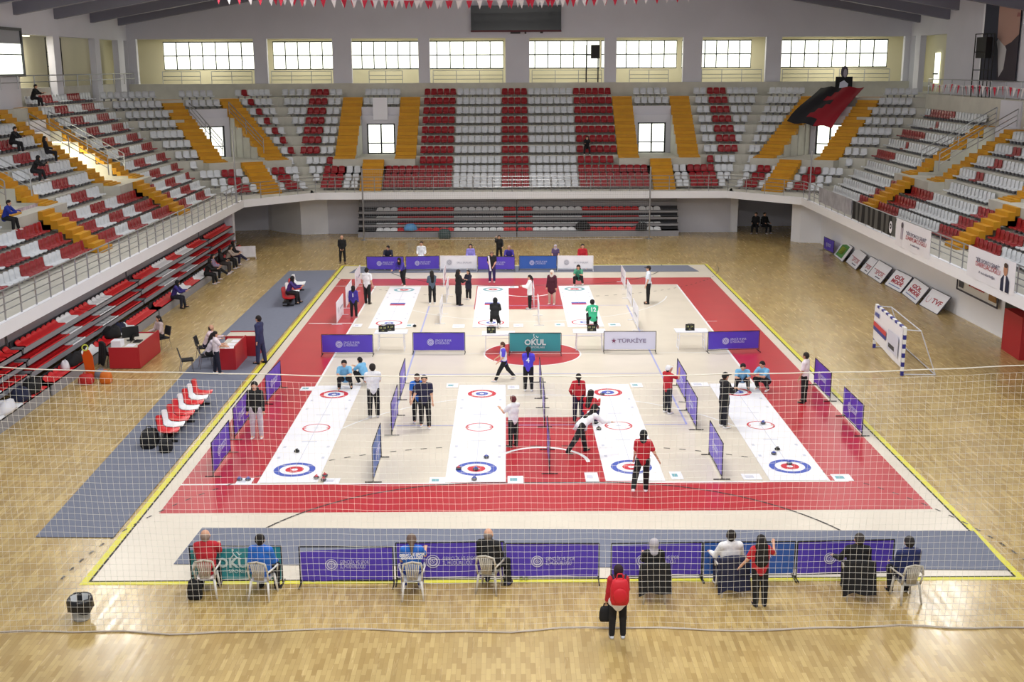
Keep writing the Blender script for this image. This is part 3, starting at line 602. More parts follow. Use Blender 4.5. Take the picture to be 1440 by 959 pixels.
# ------------------------------------------------------------------ nets
def safety_net(name, label, x0, x1, yv, ztop, step, rr, rope, mat, zlow=.0, wav=.03, seed=1):
    rg = np.random.default_rng(seed)
    r = thing(name, label, 'net', ((x0+x1)/2, yv, 0))
    xs = np.arange(x0, x1+1e-6, step)-(x0+x1)/2; nz = int(4.95/step) if ztop(0) > 4.9 else int(4.35/step); ts = np.linspace(0, 1, nz+1)
    V = np.zeros((len(xs), nz+1, 3))
    for i, x in enumerate(xs):
        zt = ztop(x+(x0+x1)/2)
        V[i, :, 0] = x+.02*np.sin(ts*5+x*.7)*(1-ts)+.012*np.sin(ts*17+x*3); V[i, :, 2] = zlow+(zt-zlow)*ts
        V[i, :, 1] = wav*np.sin(x*1.3+ts*3)+wav*.6*np.sin(x*3.7-ts*5)
    def strands(lines, m):
        for ln in lines:
            n = len(ln); v = []
            for p in ln:
                for k in range(3):
                    t = 2*PI*k/3; v.append((p[0]+rr*math.cos(t)*.9, p[1]+rr*math.sin(t), p[2]+rr*math.sin(t+1)*.9))
            m.add(v, [(3*a+k, 3*a+(k+1) % 3, 3*a+3+(k+1) % 3, 3*a+3+k) for a in range(n-1) for k in range(3)])
    m = MB(); strands([V[i, ::3] if (nz % 3 == 0) else V[i, ::2] for i in range(len(xs))], m); strands([V[::2, j] for j in range(nz+1)], m); m.build('net_mesh', mat, r, False)
    m = MB(); m.path([tuple(V[i, -1]+(0, 0, .01)) for i in range(0, len(xs), 3)], rope, 5); m.build('top_rope', mat, r)
    m = MB(); m.path([(p[0], p[1]+.06*math.sin(p[0]*1.1)+.03*math.sin(p[0]*2.9), .02) for p in V[::4, 0]], rope*1.8, 5); m.build('bottom_rope', M('rope_grey', (196, 186, 176), .8), r)
    for s in (-1, 1):
        m = MB(); X = (x1-x0)/2+.08; m.tube((s*X, 0, 0), (s*X, 0, ztop(x1)+.1), .05, 10); m.tube((s*X, 0, 0), (s*X, 0, .03), .2, 12); m.build('post', STEEL, r)
    return r
safety_net('safety_net', 'white ball net on posts across the near end of the hall', -12.2, 11.6, -8.15, lambda x: 5.09+.0021*x*x, .118, .0025, .01, NETM, .03)
safety_net('safety_net', 'fine grey ball net across the far end before the closed bleachers', -9.85, 7.9, 43.6, lambda x: 4.4, .145, .0038, .014, NETG, .03, .02, 2)
# ------------------------------------------------------------------ seating bowl
DZ = 2.85; FX = 16.6; FY = 44.1
ZS = [2.85, 3.22, 3.65, 4.18, 4.8, 5.43, 6.02, 6.64, 7.25, 7.87, 8.48]
DD = [2.25+.86*k for k in range(11)]
K1Y = [42.8, 43.8, 44.6, 45.3, 45.7, 46.2, 46.6, 47.0, 47.3, 47.6, 47.9]
K2X = [13.5, 14.0, 14.3, 14.6, 14.9, 15.3, 15.7, 16.1, 16.5, 16.9, 17.2]
YN = -6.                                          # near end of the side stands
def k1(k, s, o=0.): return np.array([s*(FX+DD[k]+o), K1Y[k]+.5*o])
def k2(k, s, o=0.): return np.array([s*(K2X[k]+.35*o), FY+DD[k]+o])
def side_line(k, s, o, y0, y1): return [(s*(FX+DD[k]+o), y0), (s*(FX+DD[k]+o), y1)]
VW = 1.32; LS = .7                                 # vomitory half width, half width of a stair
SY = {-1: [34.4, 21.5, 8.6], 1: [34.5, 21.3, 8.4]}  # side stand aisle centres
BX = [-9.72, 9.2]                                  # back stand aisle centres
def runs_for(k, centres, lo, hi):
    """free tread runs of row k along its line, leaving the entrances open"""
    out = [(lo, hi)]
    if 4 <= k <= 8:
        for c in centres:
            new = []
            for a, b_ in out:
                if c-VW > a and c+VW < b_: new += [(a, c-VW), (c+VW, b_)]
                else: new.append((a, b_))
            out = new
    return out
stand = {-1: MB(), 1: MB(), 0: MB()}; stairs = MB()
def row_block(m, a0, a1, b0, b1, zt, zb):
    m.prism([tuple(a0), tuple(a1), tuple(b1), tuple(b0)] if True else 0, zb, zt)
NR = {-1: 11, 1: 9}
for k in range(11):
    zt = ZS[k]; o0, o1 = -.43, .43 if k < 10 else 1.0
    if k == 0: o0 = -2.25
    zb = zt-1.0 if k > 8 else DZ-.3
    # back
    xl, xr = k2(k, -1)[0], k2(k, 1)[0]
    for a, c in runs_for(k, BX, xl, xr):
        al = a-.35*.43 if a == xl else a; m = stand[0]
        y0, y1 = FY+DD[k]+o0, FY+DD[k]+o1
        x0a = -(K2X[k]+.35*max(o0, -.6)) if a == xl else a; x0b = -(K2X[k]+.35*o1) if a == xl else a
        x1a = (K2X[k]+.35*max(o0, -.6)) if c == xr else c; x1b = (K2X[k]+.35*o1) if c == xr else c
        m.prism([(x0a, y0), (x1a, y0), (x1b, y1), (x0b, y1)], zb, zt)
    for s in (-1, 1):
        # side rows
        if k < NR[s]:
            x0, x1 = s*(FX+DD[k]+o0), s*(FX+DD[k]+o1)
            for a, c in runs_for(k, SY[s], YN, K1Y[k]):
                e0 = K1Y[k]+.5*max(o0, -.6) if c == K1Y[k] else c; e1 = K1Y[k]+.5*o1 if c == K1Y[k] else c
                if k == 0 and c == K1Y[k]: e0 = 40.2
                q = [(x0, a), (x0, e0), (x1, e1), (x1, a)]
                stand[s].prism(q if s < 0 else q[::-1], zb, zt)
        # corner rows
        A0, A1 = k1(k, s, max(o0, -.6)), k1(k, s, o1); B0, B1 = k2(k, s, max(o0, -.6)), k2(k, s, o1)
        if k == 0: A0, B0 = np.array([s*FX, 40.2]), np.array([s*12.9, FY])
        ln = np.linalg.norm(B0-A0); u = (B0-A0)/ln; mid = (.46*A0+.54*B0); segs = [(0., 1.)]
        if 4 <= k <= 8: segs = [(0, .54-VW/ln), (.54+VW/ln, 1)]
        for t0, t1 in segs:
            p0, p1 = A0+(B0-A0)*t0, A0+(B0-A0)*t1; ln1 = np.linalg.norm(B1-A1)
            f = lambda t: t if t in (0, 1, 0., 1.) else .54+(t-.54)*ln/ln1
            r0, r1 = A1+(B1-A1)*f(t0), A1+(B1-A1)*f(t1)
            q = [tuple(p0), tuple(p1), tuple(r1), tuple(r0)]
            stand[0].prism(q if s < 0 else q[::-1], zb, zt)
# front white fascia and the deck edge
FP = [(-FX, YN), (-FX, 40.2), (-12.9, FY), (12.9, FY), (FX, 40.2), (FX, YN)]
def offs(pts, d):
    out = []
    for i, p in enumerate(pts):
        p = np.array(p, float); ns = []
        for a, c in ((i-1, i), (i, i+1)):
            if a >= 0 and c < len(pts):
                t = np.array(pts[c], float)-np.array(pts[a], float); t /= np.linalg.norm(t); ns.append(np.array([-t[1], t[0]]))
        n = ns[0] if len(ns) == 1 else (ns[0]+ns[1])/(1+ns[0]@ns[1]); out.append(p+n*d)
    return out
m = MB(); fi = offs(FP, -.025); fo = offs(FP, .16)
for i in range(5):
    q = [tuple(fi[i]), tuple(fi[i+1]), tuple(fo[i+1]), tuple(fo[i])]; m.prism(q, 2.5, 2.93)
struct(m.build('trim_1', WALLW, recenter=False))
for k_, nm in ((-1, 'floor_stand_left'), (0, 'floor_stand_back'), (1, 'floor_stand_right')): struct(stand[k_].build(nm, CONC, recenter=False))
# entrance floors, doors' wall, lintels, yellow stairs
VF = 4.65
def local(o, u, n):  # frame of an entrance: u along the row, n outward
    o, u, n = map(lambda a: np.array(a, float), (o, u, n))
    return lambda a, d: tuple(o+u*a+n*d)
ENT = [('back', local((BX[0], FY), (1, 0), (0, 1))), ('back', local((BX[1], FY), (1, 0), (0, 1)))]
for s in (-1, 1):
    for c in SY[s]: ENT.append(('side%d' % s, local((s*FX, c), (0, 1) if s < 0 else (0, -1), (s, 0))))
    rows_ = []
    for k in range(-1, 12):
        if k < 0: A, B_, d = np.array([s*FX, 40.2]), np.array([s*12.9, FY]), 0.
        else: kk = min(k, 10); e = (k-kk)*.86; A, B_, d = k1(kk, s, e), k2(kk, s, e), DD[kk]+e
        u = (B_-A)/np.linalg.norm(B_-A)*s; rows_.append((d, A+(B_-A)*.54, u))
    def corner(a, d, R=rows_):
        for i in range(len(R)-1):
            if d <= R[i+1][0] or i == len(R)-2:
                t = (d-R[i][0])/(R[i+1][0]-R[i][0]); c = R[i][1]*(1-t)+R[i+1][1]*t; u = R[i][2]*(1-t)+R[i+1][2]*t; return tuple(c+u/np.linalg.norm(u)*a)
    ENT.append(('corner%d' % s, corner))
ef = MB(); lint = MB(); dn = 0; doors = []
for kind, F in ENT:
    top = 9 if kind == 'side1' else 11
    d0, d1 = DD[3]-.43, DD[8]+.43
    q = [F(-VW-2*LS, d0), F(VW+2*LS, d0), F(VW+2*LS, DD[4]-.43), F(VW, DD[4]-.43), F(VW, d1), F(-VW, d1), F(-VW, DD[4]-.43), F(-VW-2*LS, DD[4]-.43)]
    ef.prism(q, DZ-.2, VF)
    # lintel wall under the two upper rows and the wall with the door
    dw = DD[8]+.2
    zt = ZS[min(top, 10)]-.2 if top == 11 else 8.6
    lint.prism([F(-VW, dw), F(-.98, dw), F(-.98, dw+.2), F(-VW, dw+.2)], VF, 6.74); lint.prism([F(.98, dw), F(VW, dw), F(VW, dw+.2), F(.98, dw+.2)], VF, 7.15)
    lint.prism([F(-VW, DD[9]-.5), F(VW, DD[9]-.5), F(VW, DD[9]-.4), F(-VW, DD[9]-.4)], 6.75, ZS[9]-.0 if top == 11 else 8.7); lint.prism([F(-VW+.01, dw-.01), F(VW-.01, dw-.01), F(VW-.01, dw+.25), F(-VW+.01, dw+.25)], 6.74, 7.3)
    doors.append((F, dw))
    # stairs: lower flight in the middle, upper flights on both sides
    for (c, ka, kb) in ((0, 0, 3), (-(VW+LS), 4, top-1), (VW+LS, 4, top-1)):
        if c == 0: steps = [(DD[0]-.43+.3*i, DZ+(VF-DZ)*(i+1)/9) for i in range(9)]; end = d0+.02
        else:
            steps = []
            for k in range(ka, kb+1):
                zp = ZS[k-1] if k > ka else VF
                steps += [(DD[k]-.86, zp+(ZS[k]-zp)/3+.02), (DD[k]-.64, zp+(ZS[k]-zp)*2/3+.02), (DD[k]-.43, ZS[k]+.02)]
            end = DD[kb]+.4
        for i, (d, z) in enumerate(steps):
            e = steps[i+1][0] if i+1 < len(steps) else end
            stairs.prism([F(c-LS+.01, d-.03), F(c+LS-.01, d-.03), F(c+LS-.01, e-.033), F(c-LS+.01, e-.033)], z-.36, z, 0 if i % 2 else 1)
struct(ef.build('floor_entrances', CONC, recenter=False)); struct(lint.build('wall_entrances', WALLM, recenter=False))
struct(stairs.build('floor_stairs', [STAIRY, M('stair_yellow_b', (200, 142, 20), .6, noise=.1, nscale=2.)], recenter=False))
SKYM = M('daylight', (236, 244, 238), .5, emit=1.5); FRAMED = M('window_frame', (52, 54, 58), .5); GLASSW = M('sky_daylight', (246, 250, 236), .5, emit=2.2)
for i, (F, dw) in enumerate(doors):
    e = thing('door_%d' % (i+1), 'x', 'door'); del e['label'], e['category']; e['kind'] = 'structure'
    m = MB()
    def bar(a0, a1, z0, z1, dd=0.): m.prism([F(a0, dw+.06+dd), F(a1, dw+.06+dd), F(a1, dw+.13+dd), F(a0, dw+.13+dd)], z0, z1)
    for a in (-.98, -.05, .88): bar(a, a+.1, VF, 6.75)
    bar(-.98, .98, 6.65, 6.75); bar(-.98, .98, 5.35, 5.42); bar(-.98, .98, VF, VF+.08)
    m.build('door_frame', FRAMED, e)
    m = MB(); m.prism([F(-.98, dw+.3), F(.98, dw+.3), F(.98, dw+.32), F(-.98, dw+.32)], VF, 6.75); m.build('lit_pane', GLASSW, e)
# ------------------------------------------------------------------ seats
def seat_geo(red):
    prof = [(-.2, .19), (-.17, .215), (.06, .19), (.14, .21), (.18, .34), (.2, .6)]; N = 4; v = []; w = .212
    for o in (0, 1):
        for j, (y, z) in enumerate(prof):
            for i in range(N+1):
                u = i/N*2-1; r = (1-.12*abs(u)**3) if j in (0, 5) else 1
                v.append((u*w*r, y+(.03*o if z > .3 else 0)-(.03*u*u if z > .3 else 0), z-(.035*o if z < .3 else 0)+(.02*u*u if z < .3 else 0)-(.03*abs(u)**3 if j == 5 else 0)))
    k = N+1; nn = k*len(prof); f = []
    for a in range(len(prof)-1):
        for i in range(N):
            e = a*k+i; f += [(e, e+1, e+k+1, e+k), (nn+e, nn+e+k, nn+e+k+1, nn+e+1)]
    for i in range(N): e = (len(prof)-1)*k+i; f += [(i+1, i, nn+i, nn+i+1), (e, e+1, nn+e+1, nn+e)]
    for a in range(len(prof)-1):
        for e in (a*k, a*k+N): f.append((e, e+k, nn+e+k, nn+e))
    m = MB(); m.add(v, f); m.box(-.03, .03, -.02, .16, .0, .18, 1); return m
SG = seat_geo(0); SV = np.array(SG.v); SF = SG.f; SMI = SG.m
seatlist = []                                       # (x, y, z, rz, red, label words)
PITCH = .452
def seat_run(fn, s0, s1, red, z, where):
    n = max(1, int(round((s1-s0)/PITCH)))
    for i in range(n):
        x, y, rz = fn(s0+(s1-s0)*(i+.5)/n); seatlist.append((x, y, z, rz, red, where))
for k in range(11):
    yb = FY+DD[k]; fb = lambda x: (x, yb+.1, 0.); z = ZS[k]; W = ('back', k)
    K = K2X[k]
    if k < 3: cs = [(-K+.3, -13.05, 0), (-13, -11.6, 1), (-11.55, -10.55, 0), (-8.95, -4.5, 1), (-4.45, -1.32, 0), (-1.28, .52, 1), (.56, 3.7, 0), (3.75, 8.35, 1), (10.0, 10.9, 0), (10.95, 12.75, 1), (12.8, K-.3, 0)]
    elif k == 3: cs = [(-K+.3, -12.95, 0), (-12.9, -12.5, 1), (-6.75, -4.5, 1), (-4.45, -1.32, 0), (-1.28, .52, 1), (.56, 3.7, 0), (3.75, 6.2, 1), (12.4, 12.85, 1), (12.9, K-.3, 0)]
    else:
        cs = [(-K+.35, -14.85, 0), (-14.8, -13.5, 1), (-13.45, -12.55, 0), (-6.75, -4.5, 1), (-4.45, -1.32, 0), (-1.28, .52, 1), (.56, 3.72, 0), (3.76, 6.45, 1), (12.3, 13.2, 0), (13.25, 14.6, 1), (14.65, K-.35, 0)]
        if k > 8: cs += [(-10.95, -8.45, 0), (8.0, 10.45, 0)]
    for a, c, red in cs:
        if c-a > .3: seat_run(fb, a, c, red, z, W)
    for s in (-1, 1):
        A, B_ = k1(k, s), k2(k, s); ln = np.linalg.norm(B_-A); u = (B_-A)/ln; n = np.array([u[1], -u[0]])*(-1 if s < 0 else 1)
        n = n if n@np.array([s, 1.]) > 0 else -n
        rz = math.atan2(-n[0], n[1])
        fc = lambda t, A=A, u=u, n=n, rz=rz: (*(A+u*t+n*.1), rz); W = ('corner%d' % s, k); c = .54*ln
        if k < 4:
            pat = [(.4, c-LS-1.45, 0), (c-LS-1.4, c-LS-.5, 1), (c-LS-.45, c-LS, 0), (c+LS, c+LS+.45, 0), (c+LS+.5, c+LS+1.4, 1), (c+LS+1.45, ln-.3, 0)] if k < 3 else [(.4, 1.0, 0), (ln-.9, ln-.4, 0)]
        else:
            a0, a1 = c-VW-2*LS-.05, c+VW+2*LS+.05; pat = [(.3, a0, 0)]
            pat += [(a1, a1+.45, 0), (a1+.47, a1+.9, 1), (a1+.95, ln-.35, 0)] if s < 0 else [(a1, ln-.35, 0)]
            if k > 8 and s < 0: pat.append((c-VW+.1, c+VW-.1, 0))
            if s > 0 and k > 8: pat[0] = (max(.3, a0-2.2), a0, 0)
        for a, b_, red in pat:
            if b_-a > .35: seat_run(fc, a, b_, red, ZS[k], W)
        if k >= NR[s]: continue
        xs = s*(FX+DD[k]+.1); fs = lambda y, xs=xs, s=s: (xs, y, PI/2 if s < 0 else -PI/2); W = ('side%d' % s, k); Ke = K1Y[k]-.25
        c0, c1 = SY[s][0], SY[s][1]; c2 = SY[s][2]
        if s < 0:
            cols = [(37, 39.1, 0), (39.15, 41.15, 1), (41.25, 43.5, 0), (43.55, 45.6, 1), (45.7, 47.9, 0)]
            if k < 3: cols = [(35.15, 37, 1)]+cols+[(30.6, 33.6, 1), (28.75, 30.55, 0), (26.7, 28.7, 1), (24.85, 26.65, 0), (22.3, 24.8, 1), (18.1, 20.7, 1), (16.35, 18.05, 0), (14.05, 16.3, 1), (12.1, 14, 0), (9.5, 12.05, 1), (5.5, 7.6, 1), (3.3, 5.4, 0)]
            elif k == 3: cols = cols+[(24.85, 26.65, 0), (26.7, 28.7, 1), (28.75, 30.5, 0), (16.35, 18.0, 0), (14.05, 16.3, 1), (12.5, 14, 0)]
            else: cols = [(c0+VW+2*LS+.05, 39.1, 0)]+cols[1:]+[(24.4, 26.65, 0), (26.7, 28.7, 1), (28.75, 31.5, 0), (11.5, 14, 0), (14.05, 16.3, 1), (16.35, 18.6, 0)]
        else:
            if k < 3: cols = [(44.7, 47, 1), (37.2, 44.65, 0), (35.25, 37.15, 1), (30.5, 33.75, 1), (24.75, 30.45, 0), (22.1, 24.7, 1), (17.8, 20.5, 1), (12, 17.7, 0), (9.2, 11.9, 1), (3, 7.6, 0)]
            elif k == 3: cols = [(44.7, 47, 1), (38.2, 44.65, 0), (25, 30.6, 0), (12.2, 17.4, 0)]
            else:
                e = c0+VW+2*LS+.05; odd = k % 2 == 0
                cols = [(e, 41.9, 0), (42, 46.1, 1), (46.15, 48, 0)] if odd else [(e, 42.2, 0), (42.25, 42.7, 1), (42.75, 48, 0)]
                cols += [(29.6, 31.7, 0), (28.6, 29.55, 1), (24.1, 28.5, 0), (16.6, 18.5, 0), (15.6, 16.5, 1), (11.2, 15.5, 0)]
        for a, b_, red in cols:
            b_ = min(b_, Ke)
            if b_-a > .35: seat_run(fs, a, b_, red, ZS[k], W)
# the 300 that show largest are objects of their own, the rest one mass
vis = []
for i, (x, y, z, rz, red, w) in enumerate(seatlist):
    px, py = PROJ((x, y, z+.4)); dep = (np.array([x, y, z])-CC)@FA
    if 4 < px < 1436 and 100 < py < 480: vis.append((dep, i))
vis.sort(); IND = set(i for _, i in vis[:300])
protos = {}
for red in (0, 1):
    me = bpy.data.meshes.new('stadium_seat'); me.from_pydata([tuple(p) for p in SV], [], SF)
    me.materials.append(SEATR if red else SEATW); me.materials.append(GREYM); me.polygons.foreach_set('material_index', SMI); me.polygons.foreach_set('use_smooth', [True]*len(me.polygons)); protos[red] = me
WHERE = {'back': 'back stand', 'corner-1': 'left corner stand', 'corner1': 'right corner stand', 'side-1': 'left stand', 'side1': 'right stand'}
cnt = {}
for _, i in sorted(vis[:300], key=lambda t: (seatlist[t[1]][5], seatlist[t[1]][1])):
    x, y, z, rz, red, (wh, k) = seatlist[i]; key = (wh, k, red); cnt[key] = cnt.get(key, 0)+1
    o = bpy.data.objects.new('stadium_seat', protos[red]); COL.objects.link(o); o.location = (x, y, z); o.rotation_euler = (0, 0, rz)
    tag(o, '%s stadium seat, %s %s one from the near end, %s row of the %s' % ('red' if red else 'white', ordn(cnt[key]-1), 'red' if red else 'white', ordn(k), WHERE[wh]), 'seat', 'stadium seats of the concrete stands')
rv, rf, rm = [], [], []
nv = 0
for i, (x, y, z, rz, red, w) in enumerate(seatlist):
    if i in IND: continue
    px, py = PROJ((x, y, z))
    if px < -150 or px > 1590: continue
    c, s = math.cos(rz), math.sin(rz); R = np.array([[c, -s, 0], [s, c, 0], [0, 0, 1]])
    rv.append(SV@R.T+(x, y, z)); rf += [tuple(a+nv for a in f) for f in SF]; rm += [(0 if q == 0 else 2) if red else (1 if q == 0 else 2) for q in SMI]; nv += len(SV)
o = mkobj('stadium_seats', np.concatenate(rv), rf, [SEATR, SEATW, GREYM], None, True, None, rm)
tag(o, 'the farther rows of red and white stadium seats round the hall', 'seats', None, 'stuff')
# ------------------------------------------------------------------ telescopic bleachers (closed), one thing per unit
def bleacher(name, label, place, L, ncols, cols, rows, step, darkends=0.):
    """local x along the row, rows climb towards +y; rows = front y of each tier"""
    r = thing(name, label, 'bleacher', *place, 'closed telescopic bleachers')
    zt = [.42, .83, 1.24, 1.65]; h = L/2
    m = MB(); m.box(-h, h, rows[0]-.0, rows[0]+.05, 0, .40); m.box(-h, h, rows[0], rows[0]+.6, .36, .40); m.build('front_panel', GREYM, r)
    for i in range(4):
        m = MB()
        if i: m.box(-h, h, rows[i], rows[i]+.05, zt[i]-.2, zt[i]-.02)
        m.box(-h, h, rows[i], rows[i]+.5, zt[i]-.06, zt[i]-.02)
        m.box(-h, h, rows[i]+.44, rows[i]+.46, zt[i]-.02, zt[i]+.19, 1)
        m.build('row_deck', [GREYM, GREYD], r)
        if darkends:
            for s in (-1, 1):
                if i < 3: m = MB(); m.box(*sorted((s*h, s*(h-darkends))), rows[i]+.02, rows[i]+.4, zt[i]-.01, zt[i]+.1); m.build('end_cover', GREYD, r)
    m = MB(); y = rows[3]+.5; m.box(-h, h, y, y+.06, 1.7, 2.06); m.box(-h, h, y+.1, y+.16, 2.1, 2.42); m.box(-h, h, y, y+.2, 2.06, 2.1); m.build('top_panel', GREYM, r)
    # seats: tray with a low back lip
    prof_up = [(.0, .0), (.03, .035), (.28, .03), (.34, .1), (.36, .19)]; prof_lo = [(.0, .0), (.02, .04), (.06, .01), (.3, .01), (.34, .045), (.37, .03)]
    meshes = {}
    for i in range(4):
        for c in (0, 1):
            prof = prof_up if i in (0, 3) else prof_lo; N = 4; v = []; w = .215
            for o in (0, .02):
                for j, (yy, zz) in enumerate(prof):
                    for q in range(N+1):
                        u = q/N*2-1; v.append((u*w*(1-.15*abs(u)**3*(zz > .15)), yy+o*(zz > .06), zz-o*(zz <= .06)-(.05*u*u if zz > .15 else 0)+.0))
            k = N+1; nn = k*len(prof); f = []
            for a in range(len(prof)-1):
                for q in range(N): e = a*k+q; f += [(e, e+1, e+k+1, e+k), (nn+e, nn+e+k, nn+e+k+1, nn+e+1)]
            for q in range(N): e = (len(prof)-1)*k+q; f += [(q+1, q, nn+q, nn+q+1), (e, e+1, nn+e+1, nn+e)]
            me = bpy.data.meshes.new('seat'); me.from_pydata(v, [], f); me.materials.append(BSR if c else BSW); me.polygons.foreach_set('use_smooth', [True]*len(f)); meshes[i, c] = me
    for i in range(4):
        for a, b_, c in cols:
            n = max(1, int(round((b_-a)/.455)))
            for j in range(n):
                o = bpy.data.objects.new('seat', meshes[i, c]); COL.objects.link(o); o.parent = r; o.location = (a+(b_-a)*(j+.5)/n, rows[i]+.01, zt[i]-.015)
    return r
RL = [0., .62, .7, .8]
BU = [((4.0, 8.3), [(4.1, 6.2, 0), (6.2, 8.2, 1)], 'nearest bleacher unit of the left side, cut by the frame'), ((8.5, 20.6), [(8.7, 12.3, 1), (12.3, 13.6, 0), (13.6, 15.5, 1), (15.5, 17.4, 0), (17.4, 20.4, 1)], 'long bleacher unit of the left side, behind the registration desk'),
      ((20.8, 32.7), [(21.1, 23.9, 1), (23.9, 26.1, 0), (26.1, 27.7, 1), (27.7, 29.8, 0), (29.8, 32.5, 1)], 'bleacher unit of the left side where the person in purple sits'), ((32.9, 38.4), [(33.2, 36.1, 1), (36.1, 38.2, 1)], 'farthest bleacher unit of the left side, by the corridor')]
for (a, b_), cols, lb in BU:
    c = (a+b_)/2; bleacher('telescopic_bleacher', lb, ((-16.1, c, 0), PI/2), b_-a, 0, [(p-c, q-c, e) for p, q, e in cols], RL, 0)
RB = [0., .3, .38, .5]
for (a, b_), cols, lb in [((-10.45, -.35), [(-9.3, -7.95, 0), (-7.95, -4.35, 1), (-4.35, -1.15, 0), (-1.15, -.4, 1)], 'closed bleacher under the back stand, left half'), ((-.3, 10.0), [(-.25, .7, 1), (.7, 3.85, 0), (3.85, 7.5, 1), (7.5, 8.9, 0)], 'closed bleacher under the back stand, right half')]:
    c = (a+b_)/2; bleacher('telescopic_bleacher', lb, ((c, 44.75, 0), 0), b_-a, 0, [(p-c, q-c, e) for p, q, e in cols], RB, 0, 0)
# ------------------------------------------------------------------ lower walls, piers and corridors
m = MB(); m.box(-14.0, 13.6, 46.55, 46.75, 0, 2.6); struct(m.build('wall_back', WALLM, recenter=False))
m = MB(); m.prism([(-14.3, 46.2), (-12.6, 46.5), (-12.6, 46.8), (-15.0, 49.5), (-16.9, 48.6), (-16.6, 48.2)], 0, 2.6); m.prism([(12.4, 46.65), (14.1, 46.6), (14.4, 49.5), (12.6, 49.5)], 0, 2.6); struct(m.build('wall_back_piers', WALLW, recenter=False))
m = MB(); m.box(-18.4, -16.9, 38.5, 39.0, 0, 2.5); m.box(-18.4, -18.2, YN, 38, 0, 2.6); m.prism([(-21, 44), (-19.3, 48), (-16.9, 48.7), (-16.9, 49), (-21.3, 49)], 0, 2.6); m.box(-24, -23.8, 36, 50, 0, 2.6); m.box(-24, -18, 49.3, 49.6, 0, 2.6); struct(m.build('wall_left', WALLM, recenter=False))
m = MB(); m.prism([(18.1, 39.3), (18.75, 15.9), (18.95, 15.9), (18.3, 39.3)], 0, 2.6); m.prism([(16.7, 42.7), (17.1, 42.1), (18.45, 41.75), (18.45, 39.2), (18.2, 39.2), (18.2, 41.5), (17, 41.8), (16.6, 42.4)], 0, 2.6); m.prism([(18.9, 9), (19.1, 9), (19.1, 13.2), (18.9, 13.2)], 0, 2.6); m.prism([(18.75, 13.2), (20.5, 13.2), (20.5, 13.4), (18.9, 13.4)], 0, 2.6)
struct(m.build('wall_right', WALLW, recenter=False))
m = MB(); m.box(17.8, 20.5, 42, 42.15, 0, 2.6); m.box(14.3, 22, 49.3, 49.5, 0, 2.6); m.box(20.5, 20.7, 40, 49.5, 0, 2.6); struct(m.build('wall_corridor', WALLM, recenter=False))
m = MB(); q = [tuple(p) for p in offs(FP, .18)]; qi = [tuple(p) for p in offs(FP, 8.)]
for i in range(5): m.prism([q[i], q[i+1], qi[i+1], qi[i]], 2.5, 2.56)
struct(m.build('ceiling_under_stand', WALLM, recenter=False))
m = MB(); m.box(18.65, 18.75, 13.5, 15.9, 0, 2.5); struct(m.build('door_20', BLK, recenter=False))  # black slab paints the dark inside the open doorway
m = MB(); m.prism([(17.9, 12.6), (18.6, 12.6), (18.7, 14.3), (18.0, 14.4)], 0, 1.6); tag(m.build('padded_post', DESKR), 'dark red padded block by the dark doorway at far right', 'padding')
# ------------------------------------------------------------------ upper walls with window openings
WP = 56.15; ZL = 9.45; ZO = 12.55; ZT = 18.5; XW = 27.8
m = MB(); m.box(-XW, XW, FY+DD[10]+.95, WP+.2, 8.2, ZL); struct(m.build('wall_back_parapet', CONC, recenter=False))
m = MB(); m.box(-XW-2, XW+2, WP+.2, 60, ZL-.4, ZL-.1); struct(m.build('floor_concourse', CONC, recenter=False))
PX = [(-18.9, -17.95), (-13.3, -11.95), (-7.2, -6.4), (-1.0, .7), (6.05, 6.9), (11.65, 13.0), (17.55, 18.65)]
m = MB(); m.box(-XW, XW, WP, WP+.4, ZO, ZT)
for a, c in PX: m.box(a, c, WP, WP+.4, ZL-.1, ZO)
m.box(-XW, -27.2, WP, WP+.4, ZL-.1, ZO); m.box(27.4, XW, WP, WP+.4, ZL-.1, ZO); struct(m.build('wall_back_upper', WALLM, recenter=False))
WY = 58.6; WZ0, WZ1 = 10.4, 12.42
edges = [-27.2]+[e for p in PX for e in p]+[27.4]; bays = [(edges[i], edges[i+1]) for i in range(0, 16, 2)]
m = MB(); m.box(-XW-2, XW+2, WY, WY+.2, ZL-.4, WZ0); m.box(-XW-2, XW+2, WY, WY+.2, WZ1, 13.2); prev = -XW-2; m.box(-XW-2, XW+2, WP+.4, WY, ZO+.05, ZO+.15)
nb = [8, 6, 6, 6, 6, 6, 6, 8]
WINX = [(-26.0, -18.4), (-18.0, -12.6), (-12.4, -7.1), (-7.0, -1.15), (.2, 5.9), (6.0, 11.55), (11.9, 17.0), (18.9, 27.0)]
for i, (a, c) in enumerate(WINX):
    m.box(prev, a, WY, WY+.2, WZ0, WZ1); prev = c
m.box(prev, XW+2, WY, WY+.2, WZ0, WZ1); struct(m.build('wall_back_outer', CREAMW, recenter=False))
for i, (a, c) in enumerate(WINX):
    e = thing('window_%d' % (i+1), 'x', 'w'); del e['label'], e['category']; e['kind'] = 'structure'
    n = nb[i]; m = MB()
    for j in range(n+1): x = a+(c-a)*j/n; m.box(x-.035, x+.035, WY+.02, WY+.1, WZ0, WZ1)
    for z in (WZ0+.04, (WZ0+WZ1)/2, WZ1-.04): m.box(a, c, WY+.02, WY+.1, z-.04, z+.04)
    m.build('window_frame', FRAMED, e)
    m = MB(); m.box(a, c, WY+.12, WY+.16, WZ0, WZ1); m.build('window_glass', GLASSW, e)
